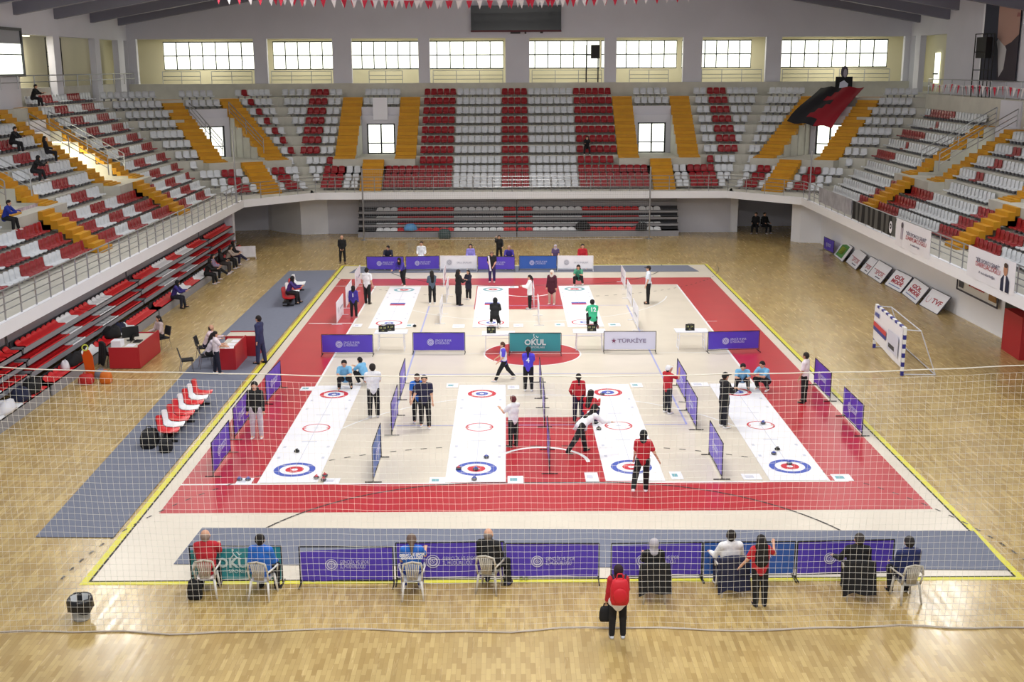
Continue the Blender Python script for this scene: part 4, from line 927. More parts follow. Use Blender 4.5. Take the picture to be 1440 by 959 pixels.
def pipe_rail(x0, x1, label):
    r = thing('pipe_rail', label, 'railing', ((x0+x1)/2, WP+.5, ZL-.1)); h = (x1-x0)/2; m = MB()
    for z in (.35, .62, .95): m.tube((-h, 0, z), (h, 0, z), .025)
    m.build('rails', STEEL, r); n = max(2, int((x1-x0)/1.3))
    for i in range(n+1): m = MB(); x = -h+2*h*i/n; m.tube((x, 0, 0), (x, 0, .95), .025); m.build('post', STEEL, r)
for i, (a, c) in enumerate([(-25.6, -22.9), (-22.1, -19.2), (-17.8, -13.5), (-10.8, -8.4), (-6.2, -1.2), (.9, 5.9), (7.9, 10.7), (13.1, 17.4), (18.9, 22.6), (23, 26.6)]):
    pipe_rail(a, c, 'pipe railing before the upper windows, %s from the left wall' % ordn(i))
# side upper walls
def GYp(px, s): return GX(px, 80, s*28.3)[1]
for s, nm, ops in ((-1, 'wall_left_upper', [(GYp(12, -1), GYp(65, -1)), (GYp(74, -1), GYp(124, -1)), (GYp(131, -1), GYp(157, -1)), (GYp(165, -1), 56.1)]), (1, 'wall_right_upper', [(GYp(1340, 1), GYp(1303, 1)), (GYp(1296, 1), 56.1)])):
    x0, x1 = sorted((s*27.8, s*28.2)); m = MB(); prev = 0.
    for a, c in ops: m.box(x0, x1, prev, a, 8, ZO-.1 if s < 0 else ZO); prev = c
    m.box(x0, x1, prev, 56.5, 8, ZO); m.box(x0, x1, 0, 56.5, ZO-.1 if s < 0 else ZO, 18.6)
    struct(m.build(nm, WALLM, recenter=False))
    m = MB(); x0, x1 = sorted((s*29.6, s*29.8)); m.box(x0, x1, 0, 60, 8, 14); struct(m.build('wall_left_outer' if s < 0 else 'wall_right_outer', CREAMW, recenter=False))
    m = MB(); x0, x1 = sorted((s*(FX+DD[10 if s < 0 else 8]+.9), s*30)); m.box(x0, x1, YN, 57, 8.4 if s < 0 else 8.5, 8.7 if s < 0 else 8.72); struct(m.build('floor_terrace_left' if s < 0 else 'floor_terrace_right', CONC, recenter=False))
m = MB(); m.box(FX+DD[8]+.43, FX+DD[8]+.6, YN, 47.6, 6.8, 8.75); m.prism([(26.3, 47.6), (28.2, 47.6), (28.2, 47.8), (26.3, 47.8)], 7, 8.75); struct(m.build('wall_terrace_right', CONC, recenter=False))
m = MB(); m.box(-28.2, -FX-DD[10]-.9, YN, 57, 8.4, 9.5); struct(m.build('wall_terrace_left', CONC, recenter=False))
e = thing('window_9', 'x', 'w'); del e['label'], e['category']; e['kind'] = 'structure'
m = MB(); y0, y1 = 30.5, 37.4; m.box(-27.75, -27.6, y0, y1, 10.15, 10.3); m.box(-27.75, -27.6, y0, y1, 12.6, 12.75); m.box(-27.75, -27.6, y0, y0+.12, 10.15, 12.75); m.box(-27.75, -27.6, y1-.12, y1, 10.15, 12.75); m.box(-27.75, -27.62, y0, y1, 11.3, 11.36); m.build('window_frame', FRAMED, e)
m = MB(); m.box(-27.74, -27.7, y0, y1, 10.2, 11.9); m.build('window_glass', GLASSW, e); m = MB(); m.box(-27.74, -27.7, y0, y1, 11.9, 12.7); m.build('window_blind', M('blind', (150, 152, 160), .7), e)
e = thing('window_10', 'x', 'w'); del e['label'], e['category']; e['kind'] = 'structure'
m = MB(); m.box(29.5, 29.58, 55.0, 55.8, 9.3, 11.4); m.build('window_glass', GLASSW, e); m = MB(); m.box(29.42, 29.5, 55.0, 55.8, 9.9, 10.0); m.build('window_frame', FRAMED, e)
# ------------------------------------------------------------------ roof
m = MB()
for s in (-1, 1):
    q = [(s*28.5, 20, 15.3), (s*28.5, 62, 15.3), (0, 62, 20.3), (0, 20, 20.3)]; m.poly(q if s > 0 else q[::-1])
struct(m.build('ceiling', CEIL, recenter=False))
for i, y in enumerate((25.5, 31.3, 37.2, 43.06, 49.2, 54.7)):
    m = MB()
    for s in (-1, 1):
        k_ = .93 if (s > 0 and i == 3) else 1.; m.obox((s*14*k_, y, 16.2+2.45*(1-k_)), (s*28*k_, 0, -4.9*k_), (0, .5, 0), (0, 0, .7))
    struct(m.build('trim_beam_%d' % (i+1), DKBLUE, recenter=False))
# ------------------------------------------------------------------ railings
def railing(pts, z0, label, step=1.25, zs=(.3, .52, .74, .96), rr=.022, name='railing', slope=None):
    pts = [np.array(p, float) for p in pts]; c = sum(pts)/len(pts)
    zz = (lambda p: 0.) if slope is None else slope
    r = thing(name, label, 'railing', (c[0], c[1], z0)); L = lambda p, z: (p[0]-c[0], p[1]-c[1], z+zz(p))
    for z in zs:
        m = MB(); m.path([L(p, z) for p in pts], rr if z < max(zs) else rr*1.3, 6); m.build('rail', STEEL, r)
    for a, b_ in zip(pts[:-1], pts[1:]):
        n = max(1, int(round(np.linalg.norm(b_-a)/step)))
        for i in range(n+(b_ is pts[-1])):
            p = a+(b_-a)*i/n; m = MB(); m.tube(L(p, 0), L(p, max(zs)), rr*1.2); m.build('post', STEEL, r)
    return r
RP = offs(FP, .09)
railing([(RP[0][0], 2.), RP[1]], 2.93, 'steel balcony railing above the left bleachers')
railing([RP[1], RP[2]], 2.93, 'steel balcony railing round the far left corner')
railing([RP[2], RP[3]], 2.93, 'steel balcony railing across the back stand')
railing([RP[3], RP[4]], 2.93, 'steel balcony railing round the far right corner')
railing([RP[4], (RP[4][0], 2.)], 2.93, 'steel balcony railing above the white right wall')
ENM = {0: 'left entrance of the back stand', 1: 'right entrance of the back stand', 2: 'far entrance of the left stand', 3: 'middle entrance of the left stand', 5: 'left corner entrance', 6: 'far entrance of the right stand', 7: 'middle entrance of the right stand', 9: 'right corner entrance'}
for i, nm in ENM.items():
    F = ENT[i][1]
    for a in (-VW-.04, VW+.04) if 1 < i < 9 else ():
        pts = [F(a, DD[4]-.3), F(a, DD[8]+.2)]; A0 = np.array(pts[0]); Lh = np.linalg.norm(np.array(pts[1])-A0)
        railing(pts, 5.1, 'sloping stair rail at %s, %s side' % (nm, 'near' if (a < 0) == (i < 6) else 'far'), 1.7, (.35, .62, .92), .024, 'stair_rail', lambda p, A0=A0, Lh=Lh: np.linalg.norm(np.array(p)-A0)/Lh*2.3)
railing([(FX+DD[8]+.5, 12.), (FX+DD[8]+.5, 47.5)], 8.75, 'long terrace railing above the right stand', 2., (.5, .95), .025)
railing([(-27.4, 20.), (-27.4, 55.9)], 9.5, 'upper railing before the left wall openings', 2.2, (.35, .7), .025)
for px, y0, x, y, lb in ((304, 180, *RP[1], 'thin grey pole at the far left balcony corner'), (1163, 210, *RP[4], 'thin grey pole at the far right balcony corner')):
    m = MB(); zt = hgt(x, y, y0); m.tube((x, y-1.4, 2.93), (x, y-1.4, zt), .045, 8); m.tube((x, y-1.4, 2.93), (x, y-1.4, 2.97), .14, 10); tag(m.build('net_pole', STEEL), lb, 'pole')
# ------------------------------------------------------------------ boards leaning on the right wall
def leaning(BL, BR, TR, label, paint, cat='board'):
    p, q = G(*BL), G(*BR); up = .95; lean = .55
    t = GX(TR[0], TR[1], q[0]+lean); up = min(1.3, max(.75, t[2]))
    d = (q-p); L = np.linalg.norm(d); ux = d/L; uy = np.array([lean, 0, up]); H = np.linalg.norm(uy); uy = uy-ux*(uy@ux); uy /= np.linalg.norm(uy)
    r = thing('advert_board', label, cat, tuple((p+q)/2), 0, 'boards leaning on the right wall')
    un = np.cross(ux, uy); un = -un if un[0] > 0 else un
    m = MB(); m.obox(uy*H/2-un*.0, ux*L, uy*H, un*.03); m.build('panel', WHV, r)
    m = MB()
    for s in (-1, 1): m.obox(uy*H/2+ux*s*L/2, ux*.03, uy*H, un*.04)
    for a in (0, H): m.obox(uy*a, ux*L, uy*.03, un*.04)
    m.build('frame', M('board_edge', (70, 70, 84), .5), r)
    ux2 = -ux if (np.cross(ux, uy)@un) < 0 else ux
    T = lambda x, y: frame_m(tuple(ux2*(x*L)+uy*(y*H)+un*.022), tuple(ux2), tuple(uy))
    def patch(x0, x1, y0, y1, mat, nm='printed_panel'):
        mm = MB(); e = [ux2*(a*L)+uy*(c*H)+un*.019 for a, c in ((x0, y0), (x1, y0), (x1, y1), (x0, y1))]; mm.poly(e); mm.build(nm, mat, r)
    paint(r, T, patch, L); return r
TXR = M('print_maroon', (172, 38, 60), .5); TXB = M('print_navy', (60, 60, 96), .5)
def pt_green(r, T, P, L): P(-.34, .3, .1, .9, M('print_green', (70, 140, 60), .5)); P(-.26, .16, .28, .72, M('print_lime', (196, 206, 50), .5))
def pt_a(r, T, P, L): P(-.4, .4, .5, .53, TXR); letters('SPOR', .3, TXR, r, T(-.2, .28), fit=.55*L); P(-.05, .3, .14, .19, TXB)
def pt_rose(r, T, P, L): letters('GÜL', .26, TXR, r, T(-.3, .55), bold=.01, fit=.6*L); letters('MODE', .26, TXR, r, T(-.32, .3), bold=.012, fit=.66*L); P(-.35, .35, .14, .19, M('print_sky', (120, 140, 190), .5))
def pt_tvf(r, T, P, L):
    letters('TVF', .34, TXR, r, T(-.12, .36), bold=.006, fit=.5*L); e = MB(); e.annulus(0, 0, 0, .19, .22, 24, 0, 2.6, 6.6); o = e.build('emblem', TXR, r, recenter=False); o.matrix_local = T(-.3, .5)
leaning((1171.7, 358), (1184.6, 368.3), (1195.8, 345.4), 'white board with a green and yellow print, leaning on the right wall', pt_green)
leaning((1189.6, 368.3), (1203.3, 379.6), (1215.8, 356.7), 'white board with red print, next after the green one', pt_a)
leaning((1209.2, 380), (1219, 386.7), (1227.5, 364), 'narrow white board half hidden by its neighbour', pt_a)
leaning((1220, 386.7), (1238.3, 398.8), (1248, 373), 'white board with a red bar and navy stroke, fourth from the green one', pt_a)
leaning((1244, 400), (1266, 412), (1277.8, 388), 'white board with two lines of red capitals, left of a twin', pt_rose)
leaning((1268.5, 412.5), (1288, 428), (1302, 402), 'white board with two lines of red capitals, right of its twin', pt_rose)
leaning((1293, 428.5), (1318, 442.5), (1334, 416.3), 'white board with three large red letters, nearest of the leaning boards', pt_tvf)
bar_px(1158, 352, 1172, 359, 'crumpled purple banner stand by the pier at right', 'purple', .8)
bar_px(331, 365, 360, 364, 'white and purple banner stand beyond the left bleachers', 'white', .72)
m = MB(); p = G(1360, 447)
for a in (-.25, .25): m.tube((p[0]+.1, p[1]+a, 0), (p[0]+.25, p[1], 1.), .02)
m.tube((p[0]+.25, p[1], 1.), (p[0]+.5, p[1], 0), .02); tag(m.build('easel_stand', STEEL), 'small folding easel stand at the foot of the right wall', 'stand')
# ------------------------------------------------------------------ cloths on the right railing
def hung(TL, TR, BL, BR, x, mat, label, name='hanging_banner', waves=.02, cols=None):
    """printed cloth hung in the plane X=x"""
    pts = [GX(*TL, x), GX(*TR, x), GX(*BR, x), GX(*BL, x)]; y0 = (pts[0][1]+pts[3][1])/2; y1 = (pts[1][1]+pts[2][1])/2; zt = (pts[0][2]+pts[1][2])/2; zb = (pts[2][2]+pts[3][2])/2
    r = thing(name, label, 'banner', (x, (y0+y1)/2, zb)); n = 16; H = zt-zb; L = abs(y1-y0); v = []; sg = 1 if y1 < y0 else -1
    for o in (0, .012):
        for j in range(5):
            for i in range(n+1): u, t = i/n, j/4; v.append((o+waves*math.sin(u*20)*(1-t*.5), sg*(.5-u)*L, H*t))
    k = n+1; nn = 5*k; f = []
    for j in range(4):
        for i in range(n): e = j*k+i; f += [(e, e+k, e+k+1, e+1), (nn+e, nn+e+1, nn+e+k+1, nn+e+k)]
    m = MB(); m.add(v, f)
    if cols:
        m.m = [(i % n*cols[0]//n) % 2 for j in range(4) for i in range(n) for _ in range(2)]
    m.build('cloth', mat, r, True)
    return r, L, H, (lambda a, z: frame_m((-.03, sg*(.5-a)*L, z*H), (0, -sg, 0), (0, 0, 1)))
XR = FX-.05
r, L, H, T = hung((1262, 309), (1312, 324), (1257, 346), (1304, 361), XR, WHV, 'white hanging banner with a red headline, nearer the far corner')
letters('"BİR SPORCU ŞEHRİ"', .2, TXB, r, T(.33, .55), fit=.58*L); letters('DARPLIACOĞLU', .25, TXR, r, T(.33, .38), fit=.58*L); letters('il müdürlüğü', .12, TXB, r, T(.48, .22), fit=.25*L)
m = MB(); m.poly([(0, 0, 0), (.28*1, 0, 0), (.3, .5, 0), (.02, .5, 0)]); m.annulus(.15, .62, 0, 0, .14, 16, 1); o = m.build('printed_figure', [M('fig_pale', (176, 168, 184), .6), M('fig_dark', (80, 72, 84), .6)], r, recenter=False); o.matrix_local = T(.17, .3)
r, L, H, T = hung((1364, 346), (1430, 369), (1357, 389), (1424, 413), XR, WHV, 'white hanging banner with a red headline and a suited person printed on it')
letters('"BİR SPORCU ŞEHRİ"', .2, TXB, r, T(.2, .6), fit=.5*L); letters('DARPLIACOĞLU', .25, TXR, r, T(.2, .45), fit=.52*L); letters('il müdürlüğü', .13, TXB, r, T(.28, .25), fit=.34*L)
m = MB(); m.poly([(-.3, 0, 0), (.42, 0, 0), (.4, .42, 0), (.2, .58, 0), (-.1, .58, 0), (-.3, .4, 0)]); m.poly([(.0, .0, .004), (.12, 0, .004), (.12, .6, .004), (-.04, .6, .004)], 1); m.annulus(.05, .78, .006, 0, .17, 18, 2, sy=1.3); m.annulus(.05, .93, .008, 0, .16, 18, 3, sy=.55)
o = m.build('printed_figure', [NAVY, WHV, SKIND, M('hair_print', (70, 52, 44), .7)], r, recenter=False); o.matrix_local = T(.82, .02)
r, L, H, T = hung((1200, 283), (1259, 305), (1198, 304), (1257, 336), XR, [BLKC, M('stripe_grey', (86, 86, 84), .8)], 'black and grey striped fan cloth on the right railing', 'fan_cloth', .04, (16,))
m = MB(); m.annulus(0, 0, 0, 0, .22, 16, 0, sy=1.3); m.annulus(0, .05, .004, .05, .13, 12, 1); o = m.build('emblem', [WHV, BLKC], r, recenter=False); o.matrix_local = T(.93, .42)
hung((1151, 262), (1197, 281), (1152, 284), (1196, 303), XR, M('cloth_palegrey', (168, 168, 176), .8, noise=.25, nscale=2.), 'pale grey printed cloth on the right railing beside the striped one', 'fan_cloth', .04)
hung((0, 300), (54, 286), (0, 315), (56, 300), -FX-DD[4]+.5, M('cloth_mixed', (196, 176, 186), .8, noise=.5, nscale=3.), 'pale patterned cloth on the middle entrance rail of the left stand', 'fan_cloth', .03)
XP = 18.6
r, L, H, T = hung((1348, 384), (1405, 408), (1347, 405), (1402, 432), XP, M('poster_face', (226, 224, 220), .5), 'framed white notice board on the right wall under the suited banner', 'notice_board', 0)
m = MB(); m.box(-.04, .0, -L/2-.05, L/2+.05, -.06, 0); m.box(-.04, 0, -L/2-.06, -L/2, -.06, H); m.box(-.04, 0, L/2, L/2+.06, -.06, H); m.build('frame', M('board_edge'), r)
m = MB(); m.poly([(0, 0, 0), (.5, 0, 0), (.5, .8*H, 0), (0, .8*H, 0)]); o = m.build('printed_panel', M('print_dark', (70, 72, 84), .5), r, recenter=False); o.matrix_local = T(.04, .15)
m = MB(); m.poly([(0, 0, 0), (.75, 0, 0), (.75, .6*H, 0), (0, .6*H, 0)]); o = m.build('printed_panel', M('print_ochre', (150, 110, 60), .5), r, recenter=False); o.matrix_local = T(.8, .2); letters('SPOR KULÜBÜ', .3, TXR, r, T(.3, .5), fit=.4*L, bold=.02)
# ------------------------------------------------------------------ things on the back wall and terraces
r = thing('scoreboard', 'large dark scoreboard high on the back wall', 'scoreboard', (-.24, WP-.12, 12.95)); m = MB(); m.box(-3.18, 3.18, -.1, .12, .12, 1.8); m.build('screen', M('screen_dark', (22, 24, 26), .25), r)
m = MB(); m.box(-3.2, 3.2, -.12, .12, 0, .12); m.build('lower_bar', M('bar_maroon', (90, 26, 40), .5), r)
m = MB(); m.box(-.4, .3, -.14, .05, -.12, 0); m.box(.6, .72, -.1, .0, -.14, 0); m.box(1.7, 1.9, -.1, 0, -.1, 0); m.build('bracket', GREYD, r)
FLR, FLW = M('flag_red', (206, 40, 70), .7), M('flag_white', (238, 232, 236), .7)
def bunting(x0, x1, y, zf, n, label, w=.34, h=.5, group='bunting strings'):
    r = thing('bunting', label, 'bunting', ((x0+x1)/2, y, zf(.5)-h)); cx = (x0+x1)/2; z0 = zf(.5)-h
    P = lambda u: np.array((x0+(x1-x0)*u-cx, 0, zf(u)-z0)); m = MB(); m.path([P(i/24) for i in range(25)], .012, 5); m.build('string', WHT, r)
    for i in range(n):
        c = P((i+.5)/n); t = random.uniform(-.25, .25); m = MB(); a = np.array((math.cos(t), math.sin(t), 0)); k = np.array((-math.sin(t), math.cos(t), 0))*.006
        tip = c+(random.uniform(-.05, .05), random.uniform(-.12, .12), -h); m.add([c-a*w/2-k, c+a*w/2-k, tip-k, c-a*w/2+k, c+a*w/2+k, tip+k], [(0, 1, 2), (5, 4, 3), (0, 3, 4, 1), (1, 4, 5, 2), (2, 5, 3, 0)]); m.build('flag', FLR if i % 2 == 0 else FLW, r)
    return r
zz = lambda py, y: GY(700, py, y)[2]
A = zz(-6, 42); B_ = zz(1, 42)
bunting(GY(300, 0, 42)[0], GY(975, 0, 42)[0], 42, lambda u: B_+.02+(A-B_)*(2*u-1)**2*1.3, 46, 'red and white bunting across the hall, nearer string')
A = zz(-4, 46); B_ = zz(0, 46)
bunting(GY(380, 0, 46)[0], GY(900, 0, 46)[0], 46, lambda u: B_+.02+(A-B_)*(2*u-1)**2*1.3, 38, 'red and white bunting across the hall, farther string')
def bunt_y(x, y0, y1, z, n, label):
    r = bunting(-(y1-y0)/2, (y1-y0)/2, 0, lambda u: .75-.1*math.sin(u*PI*6)**2, n, label, .3, .5); r.location = (x, (y0+y1)/2, z); r.rotation_euler = (0, 0, PI/2)
bunt_y(FX+DD[8]+.36, 24, 47, 8.95, 44, 'red and white bunting along the right terrace railing')
def speaker_rack(x, y, z, label, hs, rz, with_box):
    r = thing('speaker_rack', label, 'rack', (x, y, z), rz); m = MB(); w = .55
    for s in (-1, 1):
        for yy in (-.25, .25): m.tube((s*w, yy, 0), (s*w, yy, hs), .035)
    for zz_ in np.linspace(.15*hs, hs, 4): m.tube((-w, -.25, zz_), (w, -.25, zz_), .03); m.tube((-w, .25, zz_), (w, .25, zz_), .03)
    for a in (-.2, .2): m.tube((a, -.25, 0), (a, -.25, hs), .03)
    m.build('frame', BLK, r)
    if with_box: m = MB(); m.box(-w+.1, w-.1, -.22, .22, hs*.62, hs*.95); m.build('loudspeaker', BLK, r)
p = GX(1382, 116, 27.0); speaker_rack(26.9, p[1], 8.72, 'black speaker rack on the right terrace with a loudspeaker in it', 3.6, PI/2+.2, True)
p = GX(106, 122, -27.3); speaker_rack(-28.8, p[1]+1, 9.4, 'black empty lattice rack in the left wall opening', 3.0, PI/2, False)
r = thing('wall_speaker', 'black loudspeaker on a tall frame in the upper window bay', 'loudspeaker', (5.2, WP+.3, ZL-.1)); m = MB()
for x in (-.42, .42): m.tube((x, 0, 0), (x, 0, 2.7), .05)
m.tube((-.42, 0, 2.0), (.42, 0, 2.0), .04); m.build('frame', BLK, r); m = MB(); m.box(-.1, .5, -.2, .2, 1.75, 2.7); m.build('loudspeaker', BLK, r)
# portrait banner on the right wall: a plain generic suited figure
x = 27.72; y0, y1, z0, z1 = 43.0, 38.0, 9.65, 14.9
r = thing('portrait_banner', 'tall dark banner with a suited figure on the right upper wall', 'banner', (x, (y0+y1)/2, z0)); m = MB(); m.box(-.03, 0, (y1-y0)/2, (y0-y1)/2, 0, z1-z0); m.build('cloth', M('banner_navy', (44, 46, 64), .8), r)
m = MB(); X = -.04; c = -1.3
def pl(p, mi, dx=0.): m.poly([(X-dx, max(-2.5, a), b_*.68) for a, b_ in p][::-1], mi)
pl([(c+1.3, 0), (c+1.5, 2.2), (c+1.6, 3.1), (c+.9, 4.2), (c-2, 4.2), (c-2, 0)], 0); pl([(c+1.1, .3), (c+1.5, 2.6), (c+1.75, 3.3), (c+1.3, 3.9), (c+.3, 2.6), (c+.5, 1.)], 1, .004); pl([(c+1.7, 3.6), (c+1.8, 6.5), (c+1.2, 7.6), (c-1.9, 7.6), (c-1.9, 3.8), (c-.3, 3.2), (c+.6, 2.9)], 2, .008); pl([(c-.7, 5.2), (c-1.7, 5.2), (c-1.7, 5.5), (c-.8, 5.55)], 3, .012)
m.build('printed_figure', [M('print_suit', (60, 52, 62), .8), M('print_collar', (196, 194, 196), .8), M('print_face', (176, 140, 128), .8), M('print_lips', (150, 96, 94), .8)], r)
m = MB(); m.box(-.02, .02, (y0-y1)/2-.02, (y0-y1)/2+.28, 0, z1-z0); m.build('border', WHV, r)
# big red and black fan banner over the right corner entrance
F = ENT[9][1]; n = 12; v = []
r = thing('fan_banner', 'big red and black fan banner draped over the right corner entrance', 'banner', (*F(0, DD[6]), 6.2)); o0 = np.array((*F(0, DD[6]), 6.2))
for o in (0, .02):
    for j in range(9):
        for i in range(n+1):
            a, t = (i/n*2-1)*1.5, j/8; d = DD[6]-.3+(DD[10]-DD[6]+.2)*t; z = 6.75+2.35*t**.8-.12*math.sin(t*PI)*(1-.5*abs(a))+.06*math.sin(a*5+t*4)+.1*a*(1-t)
            v.append(np.array((*F(a+.25*(1-t), d), z+o))-o0)
k = n+1; nn = 9*k; f = [q for j in range(8) for i in range(n) for q in ((j*k+i, j*k+i+1, (j+1)*k+i+1, (j+1)*k+i), (nn+j*k+i, nn+(j+1)*k+i, nn+(j+1)*k+i+1, nn+j*k+i+1))]
m = MB(); m.add(v, f); m.m = [1 if (i > 5+((j*3) % 4-1)) else 0 for j in range(8) for i in range(n) for _ in range(2)]
if PROJ(np.array((*F(1.5, DD[8]), 7)))[0] < PROJ(np.array((*F(-1.5, DD[8]), 7)))[0]: m.m = [1-q for q in m.m]
m.build('cloth', [M('fan_black', (30, 30, 36), .8), M('fan_red', (150, 24, 40), .8)], r, True)
p = GY(1186, 130, FY+DD[10]+.5); r = thing('portrait_poster', 'black and white portrait cutout standing above the red and black fan banner', 'poster', (p[0], p[1], 8.48)); m = MB(); m.box(-.6, .6, 0, .03, 0, 1.3); m.build('cutout_board', BLKC, r)
m = MB(); m.poly([(-.35, -.01, .3), (.2, -.01, .3), (.3, -.01, .8), (0, -.01, 1.05), (-.3, -.01, .9)], 0); m.build('printed_shirt', M('print_pale', (214, 216, 236), .5), r)
m = MB(); m.sphere((0, .02, 1.62), (.26, .03, .42), 14, 8); m.build('printed_head', M('fig_dark', (80, 72, 84), .6), r, True); m = MB(); m.sphere((.05, -.01, 1.55), (.13, .02, .3), 12, 8); m.build('printed_face', M('fig_pale', (176, 168, 184), .6), r, True)
m = MB(); m.box(-.5, .5, -.01, .02, 0, 1.5); o = m.build('paper_poster', WHV); o.location = (*ENT[0][1](.0, DD[9]-.72), 7.0); tag(o, 'white paper poster over the left entrance of the back stand', 'poster')
m = MB(); m.box(-.3, .3, -.01, .03, 0, .18); o = m.build('exit_sign', M('sign_green', (30, 130, 80), .5)); o.location = (17.5, 41.9, 2.25); tag(o, 'small green sign on the right corner pier', 'sign')
# clothes and bags left on the left bleachers
def heap(loc, s, mat, label, seed, name='folded_jacket'):
    rg = np.random.default_rng(seed); m = MB(); n = 14; v = []; ph = rg.random(4)*6
    for j, (k, zz_) in enumerate([(1.05, 0), (1.08, .3), (.95, .7), (.6, .95), (.2, 1.0)]):
        for i in range(n):
            t = 2*PI*i/n; q = k*(1+.16*math.sin(2*t+ph[0])+.09*math.sin(5*t+ph[1]+j)); v.append((s[0]/2*q*math.cos(t), s[1]/2*q*math.sin(t), s[2]*(zz_+.12*math.sin(3*t+ph[2])*(j > 1))))
    m.add(v, [(j*n+i, j*n+(i+1) % n, (j+1)*n+(i+1) % n, (j+1)*n+i) for j in range(4) for i in range(n)]+[tuple(range(n-1, -1, -1)), tuple(range(4*n, 5*n))]); o = m.build(name, mat, None, True); o.location = loc; return tag(o, label, 'jacket', 'clothes left on the bleachers')
def BP(px, z=.45, x=-16.3):
    lo, hi = -5, 40
    for _ in range(40):
        mm = (lo+hi)/2
        if PROJ((x, mm, z))[0] < px: lo = mm
        else: hi = mm
    return (x, lo, z)
heap(BP(158), (.55, .8, .4), BLKC, 'black jacket heap on the front bleacher row behind the monitor', 3)
heap(BP(168), (.45, .5, .35), NAVY, 'navy jacket heap next to the black one on the front row', 4)
heap(BP(104), (.5, 1.0, .35), BLKC, 'dark jacket on the front row behind the orange board', 5)
heap(BP(92), (.3, .4, .3), M('cloth_white', (232, 232, 240), .8), 'white and blue cloth on the front row by the orange board', 6)
heap(BP(8), (.6, .9, .3), M('cloth_white'), 'white jacket on the front row at the left frame edge', 7)
heap(BP(30), (.5, .7, .4), NAVY, 'dark navy jacket on the front row right of the white one', 8)
heap(BP(45), (.5, .6, .45), BLKC, 'black bag heap on the front row near the bleacher end', 9)
heap((-7.1, 44.85, .43), (.8, .4, .4), M('cloth_sky', (90, 160, 220), .8), 'light blue plastic bag on the closed back bleacher', 10, 'plastic_bag')
heap((3.9, 44.85, .43), (.8, .4, .5), BLKC, 'black jacket on the closed back bleacher, right half', 11)
heap((7.6, 44.7, .43), (.6, .4, .45), BLKC, 'black bag on the closed back bleacher near its right end', 12)
bag('floor_bag', (-4.9, 44.2, 0), (.8, .4, .6), M('bag_green', (60, 80, 80), .7), 'dark green bag on the floor before the closed back bleacher')
# ------------------------------------------------------------------ people: smooth-union bodies
def surface_nets(D, o, h):
    Sg = D < 0
    nx, ny, nz = D.shape
    c8 = [(i, j, k) for i in (0, 1) for j in (0, 1) for k in (0, 1)]
    cs = sum(Sg[i:nx-1+i, j:ny-1+j, k:nz-1+k].astype(np.int8) for i, j, k in c8)
    act = (cs > 0) & (cs < 8); idx = -np.ones(act.shape, int); ids = np.argwhere(act); idx[act] = np.arange(len(ids))
    acc = np.zeros((len(ids), 3)); n = np.zeros(len(ids)); I, J, K = ids.T
    for a in c8:
        for ax in range(3):
            if a[ax]: continue
            b_ = list(a); b_[ax] = 1
            da = D[I+a[0], J+a[1], K+a[2]]; db = D[I+b_[0], J+b_[1], K+b_[2]]; mk = (da < 0) != (db < 0)
            t = np.where(mk, da/np.where(mk, da-db, 1), 0); p = np.tile(np.array(a, float), (len(ids), 1)); p[:, ax] += t
            acc[mk] += p[mk]; n[mk] += 1
    V = (ids+acc/n[:, None])*h+o; F = []
    for ax in range(3):
        sl0 = [slice(None)]*3; sl1 = [slice(None)]*3; sl0[ax] = slice(0, -1); sl1[ax] = slice(1, None)
        a, b_ = Sg[tuple(sl0)], Sg[tuple(sl1)]; e = np.argwhere(a != b_)
        u, w = [(1, 2), (2, 0), (0, 1)][ax]
        e = e[(e[:, u] > 0) & (e[:, w] > 0) & (e[:, u] < D.shape[u]-1) & (e[:, w] < D.shape[w]-1)]
        q = []
        for du, dw in ((1, 1), (0, 1), (0, 0), (1, 0)):
            t = e.copy(); t[:, u] -= du; t[:, w] -= dw; q.append(idx[t[:, 0], t[:, 1], t[:, 2]])
        q = np.stack(q, 1); fl = a[e[:, 0], e[:, 1], e[:, 2]] if len(e) else np.zeros(0, bool)
        F.append(np.where(fl[:, None], q, q[:, ::-1]))
    return V, np.concatenate(F)
